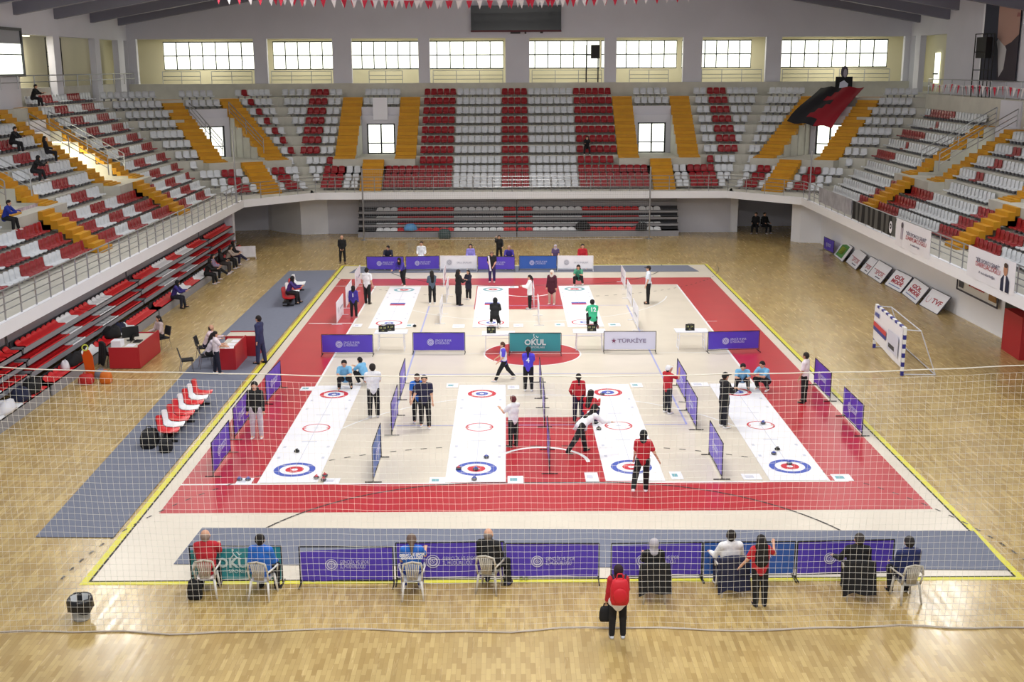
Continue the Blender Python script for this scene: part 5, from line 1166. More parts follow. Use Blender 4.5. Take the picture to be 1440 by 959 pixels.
def sdf_mesh(prims, h, k=.028):
    """prims: (a, b, ra, rb, flat factor, flat axis, mode)  mode 1 add, -1 cut"""
    P = [p if len(p) == 7 else tuple(p)+(1, None, 1)[len(p)-4:] for p in prims]
    ad = [p for p in P if p[6] == 1]; rmax = [max(p[2], p[3]) for p in ad]
    lo = np.min([np.minimum(p[0], p[1])-r for p, r in zip(ad, rmax)], 0)-3*h; hi = np.max([np.maximum(p[0], p[1])+r for p, r in zip(ad, rmax)], 0)+3*h
    n = np.ceil((hi-lo)/h).astype(int)+1
    X = [lo[i]+h*np.arange(n[i]) for i in range(3)]
    D = np.full(tuple(n), 9., np.float32)
    for a, b_, ra, rb, fl, fx, mode in sorted(P, key=lambda p: -p[6]):
        a, b_ = np.array(a, float), np.array(b_, float); R = max(ra, rb)+.08
        if mode == 1:
            l2 = np.minimum(a, b_)-R; h2 = np.maximum(a, b_)+R; sl = tuple(slice(max(0, int((l2[i]-lo[i])/h)), min(n[i], int((h2[i]-lo[i])/h)+2)) for i in range(3))
        else: sl = (slice(None),)*3
        gx, gy, gz = np.meshgrid(*[X[i][sl[i]] for i in range(3)], indexing='ij'); d = [gx-a[0], gy-a[1], gz-a[2]]; ba = b_-a
        if fl != 1:
            e = sum(d[i]*fx[i] for i in range(3))*(1/fl-1); d = [d[i]+e*fx[i] for i in range(3)]
        L2 = ba@ba; t = np.clip(sum(d[i]*ba[i] for i in range(3))/L2, 0, 1) if L2 > 1e-9 else 0*gx
        q = np.sqrt(sum((d[i]-t*ba[i])**2 for i in range(3)))-(ra+(rb-ra)*t)
        if fl != 1: q = q*max(fl, .6)
        cur = D[sl]
        if mode == 1:
            kk = np.maximum(k-np.abs(cur-q), 0)/k; D[sl] = np.minimum(cur, q)-kk*kk*k*.25
        else: D[sl] = np.maximum(cur, -q)
    return surface_nets(D, lo, h)
def rad(x): return x*PI/180
POSES = {
    'stand': dict(), 'relax': dict(sh=(6, -4), el=(14, 18), ab=(9, 9)),
    'walk': dict(th=(24, -20), kn=(8, 28), sh=(-22, 24), el=(18, 26), ab=(8, 8), lean=4),
    'stride': dict(th=(30, -26), kn=(6, 14), sh=(10, 14), el=(40, 40), ab=(6, 6), lean=5),
    'front': dict(sh=(28, 28), el=(70, 70), ab=(4, 4), ex=(30, 30)), 'cross': dict(sh=(26, 26), el=(88, 84), ab=(10, 10), ex=(48, 48)),
    'hip': dict(sh=(-24, 10), el=(70, 14), ab=(26, 8), ex=(40, 0)), 'look': dict(sh=(70, 74), el=(100, 95), ab=(12, 12), ex=(20, 20)),
    'sit': dict(th=(82, 80), kn=(82, 78), sp=(8, 8), sh=(18, 18), el=(58, 58), ab=(8, 8), ex=(14, 14), lean=-6, sit=.47),
    'sitf': dict(th=(80, 82), kn=(70, 84), sp=(9, 9), sh=(44, 44), el=(54, 54), ab=(8, 8), ex=(16, 16), lean=22, sit=.47),
    'sitleg': dict(th=(84, 84), kn=(30, 88), sp=(10, 8), sh=(20, 24), el=(60, 60), ab=(8, 8), ex=(14, 14), lean=4, sit=.47),
    'crouch': dict(th=(112, 104), kn=(142, 136), sp=(12, 12), sh=(52, 52), el=(52, 52), ab=(6, 6), ex=(18, 18), lean=26),
    'kneel': dict(th=(100, 40), kn=(118, 126), sp=(9, 8), sh=(46, 42), el=(40, 40), ab=(6, 6), ex=(16, 16), lean=26),
    'bend': dict(th=(20, -16), kn=(26, 10), sp=(3, 3), sh=(56, 20), el=(10, 60), ab=(6, 10), ex=(0, 0), lean=62, hp=-10),
    'bendw': dict(th=(22, -34), kn=(8, 6), sp=(4, 4), sh=(50, -10), el=(16, 60), ab=(6, 20), ex=(0, 0), lean=58, hp=-20),
    'lean': dict(th=(84, 78), kn=(70, 84), sp=(8, 8), sh=(50, 58), el=(70, 40), ab=(10, 14), ex=(24, 20), lean=30, sit=.47),
}
NP = 0
CLOTH = {}
def cl(rgb):
    if rgb not in CLOTH: CLOTH[rgb] = M('cloth_%02x%02x%02x' % rgb, rgb, .85, noise=.12, nscale=14.)
    return CLOTH[rgb]
def person(label, loc, face, pose='stand', H=1.66, top=(240, 240, 240), sleeve='short', bot=(28, 28, 34), shoe=(235, 235, 235), hair=('short', (34, 26, 24)), skin=None, coat=0., fem=0, hp=0., hy=0., over=None, group=None, **kw):
    global NP
    NP += 1; s = H/1.7; skin = skin or SKINM
    p = dict(th=(0, 0), kn=(0, 0), sp=(3, 3), sh=(3, 3), el=(8, 8), ab=(7, 7), ex=(0, 0), lean=0, sit=None, hp=0); p.update(POSES[pose]); p.update(kw)
    loc = np.array(loc, float); dep = (loc-CC)@FA; h = .0155 if dep < 36 else .019 if dep < 55 else .024
    lean = rad(p['lean']); up = np.array((0, math.sin(lean), math.cos(lean))); fw = np.array((0, math.cos(lean), -math.sin(lean)))
    hw, sw = (.092, .168) if fem else (.088, .188); hw *= s; sw *= s
    J = {}
    hips = [np.array((sd*hw, 0, 0)) for sd in (-1, 1)]
    feet = []
    for i, sd in enumerate((-1, 1)):
        a, kn, sp = rad(p['th'][i]), rad(p['kn'][i]), rad(p['sp'][i])
        d = np.array((sd*math.sin(sp), math.sin(a)*math.cos(sp), -math.cos(a)*math.cos(sp))); k = hips[i]+d*.42*s
        b_ = a-kn; e = np.array((sd*math.sin(sp)*.4, math.sin(b_), -math.cos(b_))); an = k+e*.41*s
        fp = b_*.55 if abs(b_) < 1 else b_*.8; ft = np.array((sd*.12, math.cos(fp), math.sin(fp)*.9))
        if abs(p['th'][i]) < 40 and p['kn'][i] < 40: ft = np.array((sd*.14, 1, -.0+max(-.6, min(0, b_*.6))))
        ft /= np.linalg.norm(ft); feet.append((k, an, ft))
    low = min(min(an[2]-.075*s, (an+ft*.16*s)[2]-.035*s, k[2]-.06*s) for k, an, ft in feet)
    oz = -low if p['sit'] is None else max(p['sit']+.085, -low)
    O = np.array((0, 0, oz))
    hips = [x+O for x in hips]; feet = [(k+O, an+O, ft) for k, an, ft in feet]; pel = O
    ch = pel+up*.30*s; sb = pel+up*.475*s; nb = pel+up*.53*s
    hl = lean*.45+rad(p['hp']+hp); hu = np.array((0, math.sin(hl), math.cos(hl))); hf0 = np.array((0, math.cos(hl), -math.sin(hl))); hyr = rad(hy)
    hf = hf0*math.cos(hyr)+np.array((1., 0, 0))*math.sin(hyr); hr = np.cross(hf, hu)
    hc = nb+hu*.155*s+hf0*.015*s
    arms = []
    for i, sd in enumerate((-1, 1)):
        a, ab, el, ex = rad(p['sh'][i]), rad(p['ab'][i]), rad(p['el'][i]), rad(p['ex'][i])
        sp_ = sb+np.array((sd*sw, 0, 0)); d = np.array((sd*math.sin(ab), math.sin(a)*math.cos(ab), -math.cos(a)*math.cos(ab))); e_ = sp_+d*.285*s
        f_ = np.array((sd*math.sin(ab-ex), math.sin(a+el)*math.cos(ab-ex), -math.cos(a+el)*math.cos(ab-ex))); f_ /= np.linalg.norm(f_); w = e_+f_*.245*s; arms.append((sp_, e_, w, f_, sd))
    X = np.array((1., 0, 0)); bw = (1.0 if not fem else .94)*s*kw.get('fat', 1.06)*1.04
    def torso(g): return [(pel+up*.03*s, pel+up*.1*s, .145*bw+g, .148*bw+g, .66, fw, 1), (pel+up*.08*s, ch, .145*bw+g, .168*bw+g, .62, fw, 1), (ch, sb-up*.03*s, .168*bw+g, .13*bw+g, .62, fw, 1), (sb-X*sw*.85, sb+X*sw*.85, .068*s+g, .068*s+g)]
    body = torso(0.)+[(sb-up*.0, hc-hu*.06*s, .062*s, .05*s), (hc+hu*.03*s-hf*.008*s, hc+hu*.01*s-hf*.01*s, .088*s, .09*s), (hc+hf*.012*s, hc-hu*.075*s+hf*.022*s, .074*s, .046*s),
        (hc-hu*.01*s+hf*.085*s, hc-hu*.03*s+hf*.1*s, .01*s, .015*s)]+[(hc+hr*q*.088*s-hu*.005*s, hc+hr*q*.09*s-hu*.03*s, .018*s, .014*s) for q in (-1, 1)]
    tr = [(pel+up*.035*s, pel+up*.1*s, .15*bw+.012, .15*bw+.012, .68, fw, 1)]
    for i in (0, 1):
        k, an, ft = feet[i]; hj = hips[i]; body += [(hj, k, .088*s, .058*s), (k, an, .058*s, .038*s), (an, an+ft*.13*s-np.array((0, 0, .04*s)), .04*s, .03*s)]
        tr += [(hj, k, .106*s, .08*s), (k, an+(k-an)*.06, .08*s, .064*s)]
    for sp_, e_, w, f_, sd in arms:
        body += [(sp_, e_, .05*s, .038*s), (e_, w, .038*s, .026*s), (w, w+f_*.075*s, .026*s, .03*s, .7, np.cross(f_, fw) if np.linalg.norm(np.cross(f_, fw)) > .2 else X, 1)]
    V, Fc = sdf_mesh(body, h, .03)
    mb = MB(); mb.v = [tuple(x) for x in V]; mb.f = [tuple(x) for x in Fc]; mb.m = [0]*len(Fc)
    for sp_, e_, w, f_, sd in arms:                       # fingers and thumb, curled
        side = np.cross(f_, np.array((0, 0, 1.))); side = X if np.linalg.norm(side) < .3 else side/np.linalg.norm(side); nrm = np.cross(side, f_); pm = w+f_*.08*s
        for q in range(4):
            a0 = pm+side*(q-1.5)*.016*s; l = (.052, .062, .058, .045)[q]*s; a1 = a0+f_*l*.6+nrm*.004*s; a2 = a1+f_*l*.45+nrm*.018*s*(-1); mb.tube(a0-f_*.02*s, a1, .0088*s, 6, 0, .008*s); mb.tube(a1, a2, .008*s, 6, 0, .0062*s)
        t0 = w+f_*.03*s+side*-sd*.024*s; t1 = t0+f_*.03*s+side*-sd*.022*s; mb.tube(t0, t1, .011*s, 6, 0, .009*s); mb.tube(t1, t1+f_*.03*s, .009*s, 6, 0, .007*s)
    if dep < 62:
        for q in (-1, 1): mb.sphere(hc+hf*.079*s+hr*q*.032*s+hu*.008*s, .0115*s, 6, 5, 1)
        mb.tube(hc+hf*.088*s-hu*.062*s-hr*.02*s, hc+hf*.088*s-hu*.062*s+hr*.02*s, .006*s, 5, 2)
    o = mkobj('person', mb.v, mb.f, [skin, BLK, M('lips', (150, 74, 70), .6)], None, True, loc, mb.m)
    o.rotation_euler = (0, 0, -rad(face)); tag(o, label, 'person', group)
    def part(nm, prims, mat, hh=None, k=.025):
        v, f = sdf_mesh(prims, hh or h, k); return mkobj(nm, v, f, mat, o, True)
    part('trousers' if not kw.get('skirt') else 'skirt', tr+([(pel+up*.06*s, pel-up*.45*s, .16*bw, .19*bw, .75, fw, 1)] if kw.get('skirt') else []), cl(bot))
    g = .016; sh = torso(g)
    sh[0] = (pel+up*(.02-coat)*s, pel+up*.08*s, .158*bw+g+coat*.1, .152*bw+g, .68, fw, 1)
    sh.append((sb, sb+up*.03*s, .07*s, .065*s))
    if coat > .1 and p['sit'] is None:
        for i in (0, 1): k, an, ft = feet[i]; sh.append((hips[i], hips[i]+(k-hips[i])*min(1., coat/.4), .11*s, .1*s))
    for sp_, e_, w, f_, sd in arms:
        if sleeve == 'short': sh.append((sp_, sp_+(e_-sp_)*.68, .072*s, .066*s))
        elif sleeve == 'long': sh += [(sp_, e_, .072*s, .06*s), (e_, w-(w-e_)*.04, .06*s, .046*s)]
    part('shirt' if coat < .1 else 'jacket', sh, cl(top))
    if kw.get('hem'): part('shirt_hem', [(pel-up*.07*s, pel+up*.04*s, .162*bw+g, .16*bw+g, .7, fw, 1), (hips[0]-up*.03, hips[1]-up*.03, .115*s, .115*s)], cl(kw['hem']))
    if over:                                              # second colour: vest or side panel over the shirt
        part('vest', [(a, b_, ra+.006, rb+.006, *r) for a, b_, ra, rb, *r in [q if len(q) == 7 else tuple(q)+(1, None, 1) for q in torso(g)[:3]]], cl(over))
    for i in (0, 1):
        k, an, ft = feet[i]; d = np.array((0, 0, .04*s)) if abs(ft[2]) < .5 else np.cross(ft, X)*-.02
        part('shoe', [(an-d-ft*.035*s, an-d+ft*.06*s, .043*s, .042*s), (an-d+ft*.06*s, an-d*1.1+ft*.15*s, .042*s, .034*s, .8, np.array((0, 0, 1.)), 1), (an, an-d, .045*s, .045*s)], cl(shoe), min(h, .016), .02)
    st, hcol = hair
    face_cut = (hc+hf*.13*s-hu*.035*s, hc+hf*.1*s-hu*.12*s, .105*s, .1*s, 1, None, -1)
    cap = [(hc+hu*.035*s-hf*.012*s, hc+hu*.01*s-hf*.022*s, .099*s, .1*s)]
    if st == 'short': part('hair', cap+[(hc-hu*.02*s-hf*.03*s, hc-hu*.05*s-hf*.035*s, .085*s, .06*s), face_cut, (hc-hu*.17*s, hc-hu*.13*s, .075*s, .07*s, 1, None, -1)], cl(hcol), .014)
    elif st == 'long': part('hair', cap+[(hc-hu*.02*s-hf*.035*s, hc-hu*.14*s-hf*.06*s, .098*s, .105*s), (hc-hu*.14*s-hf*.06*s, nb-up*.26*s-fw*.13*s, .115*s, .09*s, .6, fw, 1), face_cut], cl(hcol), .015)
    elif st == 'longest': part('hair', cap+[(hc-hu*.02*s-hf*.035*s, hc-hu*.14*s-hf*.06*s, .105*s, .12*s), (hc-hu*.14*s-hf*.06*s, nb-up*.3*s-fw*.13*s, .15*s, .16*s, .55, fw, 1), face_cut], cl(hcol), .015)
    elif st == 'tail': part('hair', cap+[(hc-hu*.02*s-hf*.03*s, hc-hu*.05*s-hf*.03*s, .085*s, .06*s), (hc+hu*.04*s-hf*.1*s, hc-hu*.06*s-hf*.14*s, .035*s, .04*s), (hc-hu*.06*s-hf*.14*s, nb-up*.1*s-fw*.13*s, .04*s, .02*s), face_cut], cl(hcol), .014)
    elif st == 'bald': part('hair', [(hc-hu*.02*s-hf*.025*s, hc-hu*.045*s-hf*.02*s, .095*s, .088*s), face_cut, (hc+hu*.13*s, hc+hu*.1*s+hf*.06*s, .1*s, .1*s, 1, None, -1)], cl(hcol), .014)
    elif st == 'scarf': part('headscarf', cap+[(hc-hu*.02*s, hc-hu*.09*s, .1*s, .085*s), (hc-hu*.1*s, sb+up*.02*s, .085*s, .1*s), (sb+up*.02*s-X*.05, sb+up*.02*s+X*.05, .085*s, .085*s), (hc+hf*.12*s-hu*.03*s, hc+hf*.12*s-hu*.07*s, .07*s, .06*s, 1, None, -1)], cl(hcol), .015)
    elif st == 'cap': part('cap', cap[:1]+[(hc+hu*.045*s+hf*.06*s, hc+hu*.04*s+hf*.15*s, .07*s, .05*s, .3, hu, 1), (hc-hu*.14*s, hc-hu*.1*s, .1*s, .1*s, 1, None, -1)], cl(hcol), .014); 
    if st == 'cap' and kw.get('under'): part('hair', [(hc-hu*.03*s-hf*.03*s, hc-hu*.06*s-hf*.03*s, .088*s, .06*s), face_cut], cl(kw['under']), .014)
    if kw.get('num'):
        letters(kw['num'], .26*s, WHV, o, frame_m(tuple(pel+up*.24*s-fw*(.125*bw+.012)), (1, 0, 0), tuple(up)), .006, 'CENTER', .006, name='shirt_number')
    if kw.get('txt'):
        letters(kw['txt'], .075*s, WHV, o, frame_m(tuple(pel+up*.4*s-fw*(.118*bw+.012)), (1, 0, 0), tuple(up)), .006, 'CENTER', .004, name='shirt_print')
    Rz = Matrix.Rotation(-rad(face), 3, 'Z'); W = lambda q: np.array(Rz@Vector(q))+loc
    return dict(obj=o, hand=[W(a[2]+a[3]*.09*s) for a in arms], back=W(ch-fw*.16*s), head=W(hc), s=s, W=W, up=up)
def at(px, py, top=None, h0=0.):
    p = G(px, py, h0); return (p[0], p[1], h0), (1.66 if top is None else max(1.35, min(1.85, (hgt(p[0], p[1], top)-h0)*1.0)))
def P_(label, px, py, ty, face, pose='stand', **k):
    loc, H = at(px, py, ty, .01)
    if POSES[pose].get('sit') or pose in ('crouch', 'kneel', 'bend', 'bendw'): H = k.pop('H', 1.64)
    return person(label, loc, face, pose, k.pop('H', H), **k)
WH = (240, 240, 244); BK = (24, 24, 28); NV = (36, 36, 66); RD = (190, 34, 48); BL = (40, 110, 210); PU = (62, 50, 150); SK = (120, 184, 226); HB = (28, 22, 22); HBR = (92, 58, 44)
# seated row at the near end, seen from behind
def front(key, label, hp_=0, **k):
    x, y, rz = SEATPOS[key]; z = 0.; return person(label, (x-.02*math.sin(rz), y+.04, z), -rz*180/PI, k.pop('pose', 'sit'), k.pop('H', 1.72), **{'fat': 1.08, 'kn': (98, 96), **k})
front('red', 'person with bald head in a red jacket seated by the teal banner', top=RD, sleeve='long', bot=BK, shoe=BK, hair=('bald', (150, 130, 120)), pose='sitf', lean=8)
front('blueL', 'person in a blue shirt with dark hair seated at the teal banner', top=BL, sleeve='long', bot=BK, shoe=BK, hair=('short', HB), sh=(-4, 18), el=(10, 50))
front('blueR', 'person in a blue T-shirt with a ponytail seated on a white chair', top=BL, bot=(30, 60, 150), shoe=WH, hair=('tail', (110, 90, 80)), fem=1, txt='GENÇ VE SPOR\nGÖNÜLLÜSÜ', sh=(20, 40), ab=(8, 20))
front('black', 'person with grey balding head in a black jacket seated on a beige chair', top=BK, sleeve='long', bot=BK, shoe=(60, 60, 90), hair=('bald', (130, 120, 116)), hy=10, sp=(4, 26))
front('scarf', 'person in grey patterned headscarf and black clothes seated', top=BK, sleeve='long', bot=BK, shoe=(210, 210, 220), hair=('scarf', (176, 172, 182)), fem=1, H=1.6, hp=10, hy=-30, sh=(40, 30))
front('white', 'person in a white long-sleeved shirt seated on the chair with a navy coat', top=WH, sleeve='long', bot=NV, shoe=WH, hair=('short', HB), hy=15, sh=(24, 24), ab=(20, 16))
front('suit', 'person in a black suit seated before the purple banner at right', top=BK, sleeve='long', bot=BK, shoe=BK, hair=('short', (60, 54, 52)), ab=(30, 8), hy=-20, fat=1.1, H=1.74)
front('navy', 'person in a navy jacket seated on a beige chair, rightmost of the row', top=(34, 44, 96), sleeve='long', bot=BK, shoe=BK, hair=('short', (40, 36, 38)), fat=1.12, hp=12)
P_('person standing with long black hair and a red shirt beside the white shirt', 1066, 852, 753, -8, top=RD, sleeve='short', bot=BK, shoe=(50, 46, 52), hair=('longest', HB), fem=1, sh=(10, 30), el=(20, 100), ab=(24, 42), ex=(0, 30), sp=(-3, 5), fat=1.15)
w = P_('person standing in a red jacket and black headscarf with a red backpack', 868, 897, 795, -2, top=RD, sleeve='long', bot=BK, shoe=(210, 216, 226), hair=('scarf', (44, 26, 34)), fem=1, sh=(4, 16), el=(10, 60), ex=(0, 40), fat=1.1, hem=(236, 236, 240))
b0 = w['W'](np.array((0, -.22, .92))); r = bag('backpack', tuple(b0+np.array((0, .0, -.1))), (.36, .2, .5), M('pack_red', (206, 26, 44), .6), 'red backpack on the back of the person in the black headscarf')
m = MB(); m.sphere((0, -.1, .2), (.14, .05, .16), 12, 8); m.build('front_pocket', M('pack_red'), r, True); m = MB()
for q in (-1, 1): m.path([(q*.1, .08, .46), (q*.13, .2, .5), (q*.14, .28, .3)], .018)
m.build('strap', NAVY, r)
hnd = w['hand'][0]; bag('handbag', (hnd[0]-.0, hnd[1], hnd[2]-.36), (.26, .12, .3), BLKC, 'black handbag held by the person with the red backpack')
# near half of the court
P_('person with long dark hair, black top and pale trousers by the left red strip', 362, 616, 537, 178, top=BK, sleeve='long', bot=(200, 194, 206), shoe=WH, hair=('long', HB), fem=1)
P_('person in a pale blue shirt crouching beyond the left mat, facing the camera', 486, 545, None, 176, 'crouch', top=SK, bot=BK, shoe=BK, hair=('short', HB))
P_('person in a pale blue shirt crouching low behind the referee in white', 515, 541, None, -60, 'crouch', top=SK, bot=BK, shoe=WH, hair=('short', HB), H=1.5)
P_('referee with white T-shirt and black trousers standing by the left mat', 526, 587, 512, -12, 'front', top=WH, bot=BK, shoe=(190, 190, 196), hair=('short', (40, 34, 32)), fat=1.06)
P_('person in a blue and navy shirt walking behind the navy shirt', 588, 594, 526, 165, 'relax', top=BL, bot=BK, shoe=WH, hair=('short', HB), over=NV, sh=(30, 6), el=(80, 12), ex=(40, 0))
P_('person in a navy shirt facing the camera beside the purple dividers', 598, 601, 527, 176, 'walk', top=NV, bot=BK, shoe=WH, hair=('short', HB), th=(8, -6), kn=(4, 10), sh=(4, 10), ab=(6, 22))
P_('person with white and violet shirt striding left of the centre circle', 709, 535, 478, -100, 'stride', top=(96, 84, 222), bot=BK, shoe=WH, hair=('short', HBR), over=WH)
P_('person in violet shirt number four standing on the centre circle edge', 743, 550, 488, 8, 'front', top=(84, 70, 220), bot=BK, shoe=WH, hair=('tail', HB), fem=1, num='4')
P_('person with red-brown hair in a white shirt standing at the mat left of the key', 722, 628, 557, -40, 'look', top=WH, bot=BK, shoe=BK, hair=('short', (100, 40, 44)), sh=(40, 60), el=(70, 100))
P_('person with a red jacket and dark bun standing beside the right-of-key mat', 813, 592, 526, -4, 'hip', top=RD, sleeve='long', bot=NV, shoe=BK, hair=('tail', HB), fem=1)
P_('person in a red jacket crouching in front of another red jacket', 826, 597, None, 25, 'crouch', top=RD, sleeve='long', bot=NV, shoe=BK, hair=('long', HB), fem=1)
w = P_('referee in white bending forward with a sheet of paper and long dark hair', 816, 638, None, 62, 'bendw', top=WH, sleeve='long', bot=BK, shoe=BK, hair=('long', HB), fem=1, H=1.66, sh=(-14, 50), el=(12, 30), ab=(10, 6))
h_ = w['hand'][0]; m = MB(); m.obox((0, 0, 0), (.3, .1, -.12), (.02, -.02, .01), (-.1, .05, -.26)); o = m.build('paper_sheet', [WHV]); o.location = tuple(h_+np.array((-.14, -.02, -.02))); tag(o, 'white paper in the hand of the bending referee', 'paper')
P_('person with a red T-shirt and black headscarf walking across the right-of-key mat', 903, 692, 606, 10, 'walk', top=RD, bot=BK, shoe=WH, hair=('scarf', BK), fem=1, th=(-12, 6), kn=(34, 4), sp=(12, 0), sh=(6, -10), ab=(8, 26))
P_('person in a red T-shirt with white headband standing by the divider banners', 938, 581, 514, 58, 'look', top=RD, bot=(30, 32, 44), shoe=WH, hair=('cap', WH), under=HB, sh=(60, 66), el=(100, 100))
P_('person all in black with a dark cap standing at the right mat', 1017, 601, 524, 70, 'front', top=BK, sleeve='long', bot=(30, 32, 42), shoe=WH, hair=('cap', BK), under=HBR, coat=.12)
P_('person in pale blue crouching at the far end of the right mat', 1043, 546, None, 190, 'crouch', top=SK, bot=BK, shoe=BK, hair=('short', HB), lean=40)
P_('person in pale blue crouching on the right red strip', 1077, 548, None, 230, 'crouch', top=SK, bot=BK, shoe=WH, hair=('short', HB))
P_('referee in white shirt with red shoulders standing at the right red strip', 1130, 566, 496, -60, 'relax', top=(238, 226, 232), bot=BK, shoe=BK, hair=('short', (40, 32, 30)), skin=SKIND, fat=1.06)
# far half of the court
P_('person in a purple shirt number one by the far left banners', 498, 447, 402, 2, top=PU, sleeve='long', bot=BK, shoe=(200, 120, 130), hair=('scarf', HB), fem=1, num='1')
P_('referee in white T-shirt and black trousers at the far left mat', 517, 427, 377, 20, 'relax', top=WH, bot=BK, shoe=BK, hair=('short', HB), fat=1.05, th=(4, -4))
P_('person in purple bending over the far end of the far left mat', 567, 402, None, 200, 'bend', top=PU, sleeve='long', bot=BK, shoe=WH, hair=('scarf', HB), fem=1, lean=44)
P_('person with long dark hair and a grey-blue jacket right of the far left mat', 608, 427, 381, -20, 'front', top=(84, 98, 116), sleeve='long', bot=BK, shoe=WH, hair=('long', HB), fem=1)
P_('person in a long black coat, left of the pair by the far middle mat', 645, 429, 379, 60, 'front', top=BK, sleeve='long', bot=BK, shoe=BK, hair=('long', HB), fem=1, coat=.3)
P_('person in dark navy clothes, right of the pair by the far middle mat', 659, 421, 380, -140, 'cross', top=(34, 32, 52), sleeve='long', bot=BK, shoe=WH, hair=('long', HB), fem=1, coat=.2)
w = P_('person in a black shirt and navy trousers looking down at the far middle mat', 692, 397, 353, 186, 'front', top=BK, bot=(50, 46, 100), shoe=WH, hair=('short', (120, 100, 80)), hp=24, sh=(10, 14), el=(20, 30))
h_ = w['hand'][1]; m = MB(); m.tube((0, 0, 0), (-.1, -.1, .75), .045, 10); o = m.build('paper_roll', WHV); o.location = tuple(h_+np.array((-.03, -.06, -.2))); tag(o, 'white paper roll held by the person in black and navy', 'paper')
P_('person in a white jacket standing before the far red key', 745, 435, 387, -95, 'front', top=WH, sleeve='long', bot=BK, shoe=(220, 220, 230), hair=('tail', HB), fem=1, coat=.12)
P_('person in maroon jacket and cream headscarf standing on the far red key', 776, 428, 380, -160, 'relax', top=(74, 24, 42), sleeve='long', bot=(206, 184, 166), shoe=WH, hair=('scarf', (226, 214, 204)), fem=1, coat=.22)
P_('person in green with long dark hair crouching beyond the far right mat', 814, 400, None, 190, 'crouch', top=(70, 150, 120), bot=BK, shoe=WH, hair=('long', HB), fem=1)
P_('person in black crouching at the near end of the far middle mat', 696, 461, None, 4, 'kneel', top=BK, sleeve='long', bot=BK, shoe=WH, hair=('scarf', BK), fem=1)
P_('person in green shirt number twelve crouching at the far right mat', 834, 464, None, -6, 'kneel', top=(60, 186, 140), bot=BK, shoe=(120, 80, 80), hair=('short', HB), num='12')
w = P_('referee with white and blue shirt standing at the far right with a paper', 911, 427, 374, -85, 'relax', top=(226, 236, 248), bot=BK, shoe=BK, hair=('cap', (40, 34, 34)), under=HB, fat=1.06)
h_ = w['hand'][1]; m = MB(); m.obox((0, 0, 0), (.02, .3, .02), (.26, .02, -.06), (.06, 0, .24)); o = m.build('paper_sheet', [WHV]); o.location = tuple(h_+np.array((.08, 0, -.12))); tag(o, 'white sheet held by the referee at far right', 'paper')
# people behind the far row of stands
def fs(label, px, py, **k):
    p = G(px, py+27); loc = (p[0], p[1], 0.); r_ = thing('stool', 'low stool under the %s' % label, 'stool', (p[0], p[1]+.05, 0), 0); m = MB(); m.box(-.19, .19, -.19, .19, .4, .44); m.build('seat', GREYD, r_)
    for a in (-.16, .16):
        for c in (-.16, .16): m = MB(); m.tube((a, c, 0), (a, c, .4), .015); m.build('leg', GREYD, r_)
    return person(label, loc, 180, k.pop('pose', 'sit'), k.pop('H', 1.66), **k)
fs('person in navy leaning sideways behind the far row of banners', 547, 351, pose='sitf', top=(40, 42, 62), sleeve='long', hair=('short', HB), hy=30)
fs('person in white behind the far purple banner', 593, 347, top=WH, sleeve='long', hair=('short', HB), bot=WH)
fs('person in pale violet behind the far white banner', 662, 351, top=(150, 140, 220), sleeve='long', hair=('long', HB), fem=1)
fs('person in purple behind the far row beside the standing one', 716, 351, top=PU, sleeve='long', hair=('short', (176, 150, 130)), pose='sitf')
fs('person in dull purple behind the far blue banner', 781, 349, top=(96, 76, 116), hair=('scarf', (196, 184, 196)), fem=1, H=1.45)
fs('person in red behind the far white banner at right', 819, 351, top=RD, sleeve='long', hair=('short', HB))
P_('person in black standing behind the far row with a hand at the head', 702, 366, 331, 178, 'look', top=BK, sleeve='long', bot=BK, shoe=BK, hair=('short', HB), sh=(20, 80), el=(30, 120), sp=(6, 6))
P_('security person in black standing at the far left corner of the court', 482, 370, 331, 180, 'front', top=BK, sleeve='long', bot=BK, shoe=BK, hair=('bald', (70, 60, 56)), sp=(5, 5), fat=1.08, sh=(6, 6), el=(20, 20))
# left side of the hall
p = G(404, 430); person('person in dark purple seated on the short team bench', (p[0]+.0, p[1]+.35, .02), 90, 'sitf', 1.66, top=(66, 46, 120), sleeve='long', bot=BK, shoe=BK, hair=('scarf', BK), fem=1)
P_('person in a navy suit standing at the carpet beside the red desks', 367, 511, 444, -75, 'relax', top=(44, 50, 90), sleeve='long', bot=(44, 48, 86), shoe=BK, hair=('short', HB), coat=.1, sh=(-10, 8), th=(4, -8))
P_('helper in a white T-shirt and black trousers standing at the carpet-side desk', 306, 526, 466, 70, 'front', top=(240, 228, 236), bot=(30, 32, 50), shoe=WH, hair=('short', HB), th=(-6, 6), sh=(40, 40), el=(30, 30))
person('person in white with a purple jacket seated at the carpet-side desk', (-11.8, 12.05, .02), 70, 'sitf', 1.62, top=(226, 214, 226), bot=BK, shoe=BK, hair=('long', HB), fem=1)
person('person in pale pink shirt seated behind the carpet-side desk', (-12.2, 13.4, 0), 90, 'sitf', 1.7, top=(232, 208, 214), sleeve='long', bot=NV, shoe=BK, hair=('bald', (60, 48, 44)))
office_chair((-12.3, 13.4, 0), -PI/2, 'black stacking chair behind the carpet-side desk'); 
office_chair((-14.3, 15.0, 0), PI*.75, 'black stacking chair at the far end of the monitor desk')
person('person with pale top and black trousers seated at the far end of the monitor desk', (-14.35, 15.0, 0), 225, 'sitleg', 1.66, top=(206, 186, 186), sleeve='long', bot=BK, shoe=WH, hair=('long', HB), fem=1)
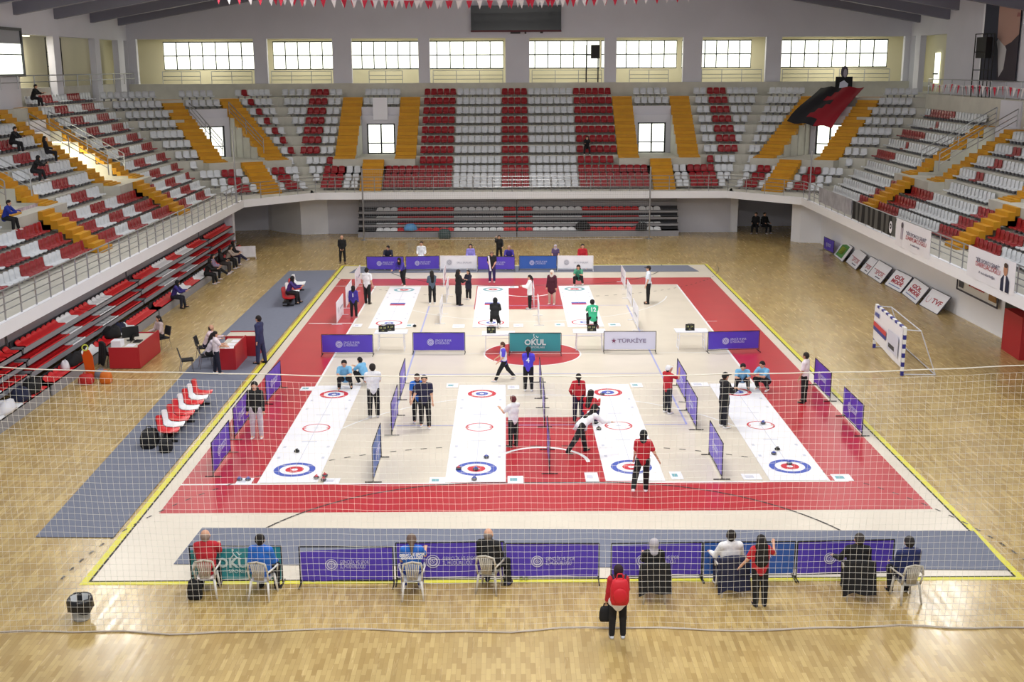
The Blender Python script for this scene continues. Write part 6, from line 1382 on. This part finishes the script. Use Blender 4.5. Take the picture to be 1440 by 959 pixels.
x, y, z = BP(236); person('person in purple seated on the front bleacher row, alone', (-16.05, y, 0), 90, 'sitf', 1.66, top=(56, 48, 130), sleeve='long', bot=(34, 36, 50), shoe=BK, hair=('scarf', BK), fem=1, group=None)
for i, (px, tp, bt, lb, pz) in enumerate([(283, BK, BK, 'person in black seated on bleacher front row, nearest of the far group', 'sitf'), (292, (150, 132, 160), BK, 'person in dull lilac seated on bleacher front row, second of the far group', 'sitleg'), (305, BK, (60, 54, 54), 'person in black seated on bleacher front row, third of the far group', 'sit'), (313, (176, 160, 150), BK, 'person in beige seated on bleacher front row, fourth of the far group', 'sitf'), (321, BK, NV, 'person in dark clothes with legs out, farthest on the bleacher front row', 'sitleg')]):
    x, y, z = BP(px); person(lb, (-16.05, y, 0), 90, pz, 1.64, top=tp, sleeve='long', bot=bt, shoe=(220, 214, 220), hair=('long' if i % 2 else 'scarf', HB), fem=1)
for i, (px, lb) in enumerate([(1062, 'person in black seated in the right corridor, left one'), (1075, 'person in black seated in the right corridor, right one')]):
    p = G(px, 328); office_chair((p[0], p[1]+.1, 0), PI, 'stacking chair under the %s' % lb[7:]); person(lb, (p[0], p[1]+.02, 0), 180+(-25 if i else 20), 'sit', 1.66, top=BK, sleeve='long', bot=BK, shoe=(190, 190, 196), hair=('short', HB))
# people in the stands
def inst(label, px, py, side, k, face, **kw):
    if side == 0: q = GY(px, py, FY+DD[k]); loc = (q[0], q[1]-.08, ZS[k])
    else:
        xx = side*(FX+DD[k]); lo, hi = -5, 60
        for _ in range(50):
            mm = (lo+hi)/2
            if (PROJ((xx, mm, ZS[k]+.5))[0] < px) == (side < 0): lo = mm
            else: hi = mm
        loc = (xx-side*.08, lo, ZS[k])
    return person(label, loc, face, kw.pop('pose', 'sit'), kw.pop('H', 1.62), sit=.2, **kw)
inst('person in black seated in the red seats of the back stand', 825, 205, 0, 4, 180, top=BK, sleeve='long', hair=('long', HB), fem=1, pose='sitf')
inst('person in black seated at the top of the left stand by the stairs', 44, 140, -1, 10, 90, top=BK, sleeve='long', hair=('short', HB), pose='sitf')
inst('person with long black hair seated beside the lit stairs of the left stand', 64, 222, -1, 6, 70, top=BK, sleeve='long', hair=('long', HB), fem=1)
inst('person in black leaning forward in the middle rows of the left stand', 44, 246, -1, 5, 90, top=BK, sleeve='long', hair=('scarf', BK), fem=1, pose='lean')
inst('person in black seated beside a red coat at the left frame edge', 14, 216, -1, 7, 90, top=BK, sleeve='long', hair=('short', HB), pose='sitf')
inst('person in a blue jacket seated in the low left stand at the frame edge', 4, 346, -1, 3, 90, top=(30, 50, 150), sleeve='long', hair=('short', HB), bot=BK, pose='sitf')
# ------------------------------------------------------------------ light
W = bpy.data.worlds.new('world'); S.world = W; W.use_nodes = True
bg = W.node_tree.nodes['Background']; bg.inputs[0].default_value = (.93, .95, 1., 1); bg.inputs[1].default_value = .58
def lamp(x, y, z, sx, sy, power, label, target=None, spread=3.):
    r = thing('ceiling_floodlight', label, 'lamp', (x, y, z), 0, 'hall lamps under the roof')
    m = MB(); m.box(-sx/2-.1, sx/2+.1, -sy/2-.1, sy/2+.1, .03, .25); m.build('housing', GREYD, r)
    for q in (-1, 1): m = MB(); m.tube((q*sx*.35, 0, .25), (q*sx*.35, 0, 1.6), .02); m.build('hanger', STEEL, r)
    m = MB(); m.box(-sx/2, sx/2, -sy/2, sy/2, -.0, .03); m.build('diffuser', M('lamp_face', (255, 252, 244), .5, emit=6.), r)
    L = bpy.data.lights.new('hall_light', 'AREA'); L.shape = 'RECTANGLE'; L.size = sx; L.size_y = sy; L.energy = power; L.spread = spread; L.color = (1., .97, .93)
    o = bpy.data.objects.new('hall_light', L); COL.objects.link(o); o.location = (x, y, z-.06)
    if target is not None:
        d = Vector(target)-o.location; o.rotation_euler = d.to_track_quat('-Z', 'Y').to_euler()
for s in (-1, 1):
    for i, y in enumerate((2., 22., 39.5)):
        lamp(s*19.5, y, 15., 2., 3.6, (950, 1050, 750)[i], 'hall lamp hung under the %s roof slope, %s from the near end' % ('left' if s < 0 else 'right', ORD[i]), (-s*2, y-3, 0), 3.14)
for i, y in enumerate((-19., -4, 9., 21., 34.2)):  # ridge row added as fill for the court and the near-facing sides
    lamp(0, y, 17.5, 7., 1.6, (2400, 900, 900, 900, 600)[i], 'added fill lamp under the roof ridge, %s from the near end' % ORD[i], (0, y+(12 if i == 0 else 0), 0), (2.4, 2.7, 2.7, 1.9, 1.9)[i])
def fill_lamp(x, y, z, sx, sy, power, label, col=(1., .95, .82)):  # added fill panel with its own area light, not a known fitting
    r = thing('added_fill_lamp', label, 'lamp', (x, y, z), 0, 'added fill lamps of the recesses')
    m = MB(); m.box(-sx/2, sx/2, -sy/2, sy/2, .0, .06); m.build('diffuser', M('fill_glow', (255, 246, 220), .5, emit=3.), r)
    L = bpy.data.lights.new('fill_light', 'AREA'); L.shape = 'RECTANGLE'; L.size = sx; L.size_y = sy; L.energy = power; L.color = col
    o = bpy.data.objects.new('fill_light', L); COL.objects.link(o); o.location = (x, y, z-.03)
for i, (a, c) in enumerate(bays): fill_lamp((a+c)/2, 56.95, ZO+.035, min(3., (c-a)*.5), .3, 75*(c-a)/5, 'added fill lamp under the upper window bay soffit, %s from the left wall' % ORD[i])  # added to brighten the walls of the window bays
fill_lamp(-28.9, 40.3, 12.4, .3, 2., 160, 'added fill lamp in the left upper wall opening that glows cream')  # added to give this opening its cream glow
F = ENT[2][1]
if ENT[2][0] != 'side-1': F = [f for k, f in ENT if k == 'side-1'][0]
p = F(0, DD[7]); fill_lamp(p[0], p[1], 6.7, .9, .3, 190, 'added warm fill lamp inside the far entrance of the left stand', (1., .88, .6))  # added to imitate the light from the entrance door
S.view_settings.view_transform = 'Standard'; S.view_settings.look = 'None'; S.view_settings.exposure = -.26; S.view_settings.gamma = 1.; S.view_settings.use_curve_mapping = False
S.cycles.use_denoising = True; S.cycles.max_bounces = 6; S.cycles.diffuse_bounces = 3; S.cycles.glossy_bounces = 3
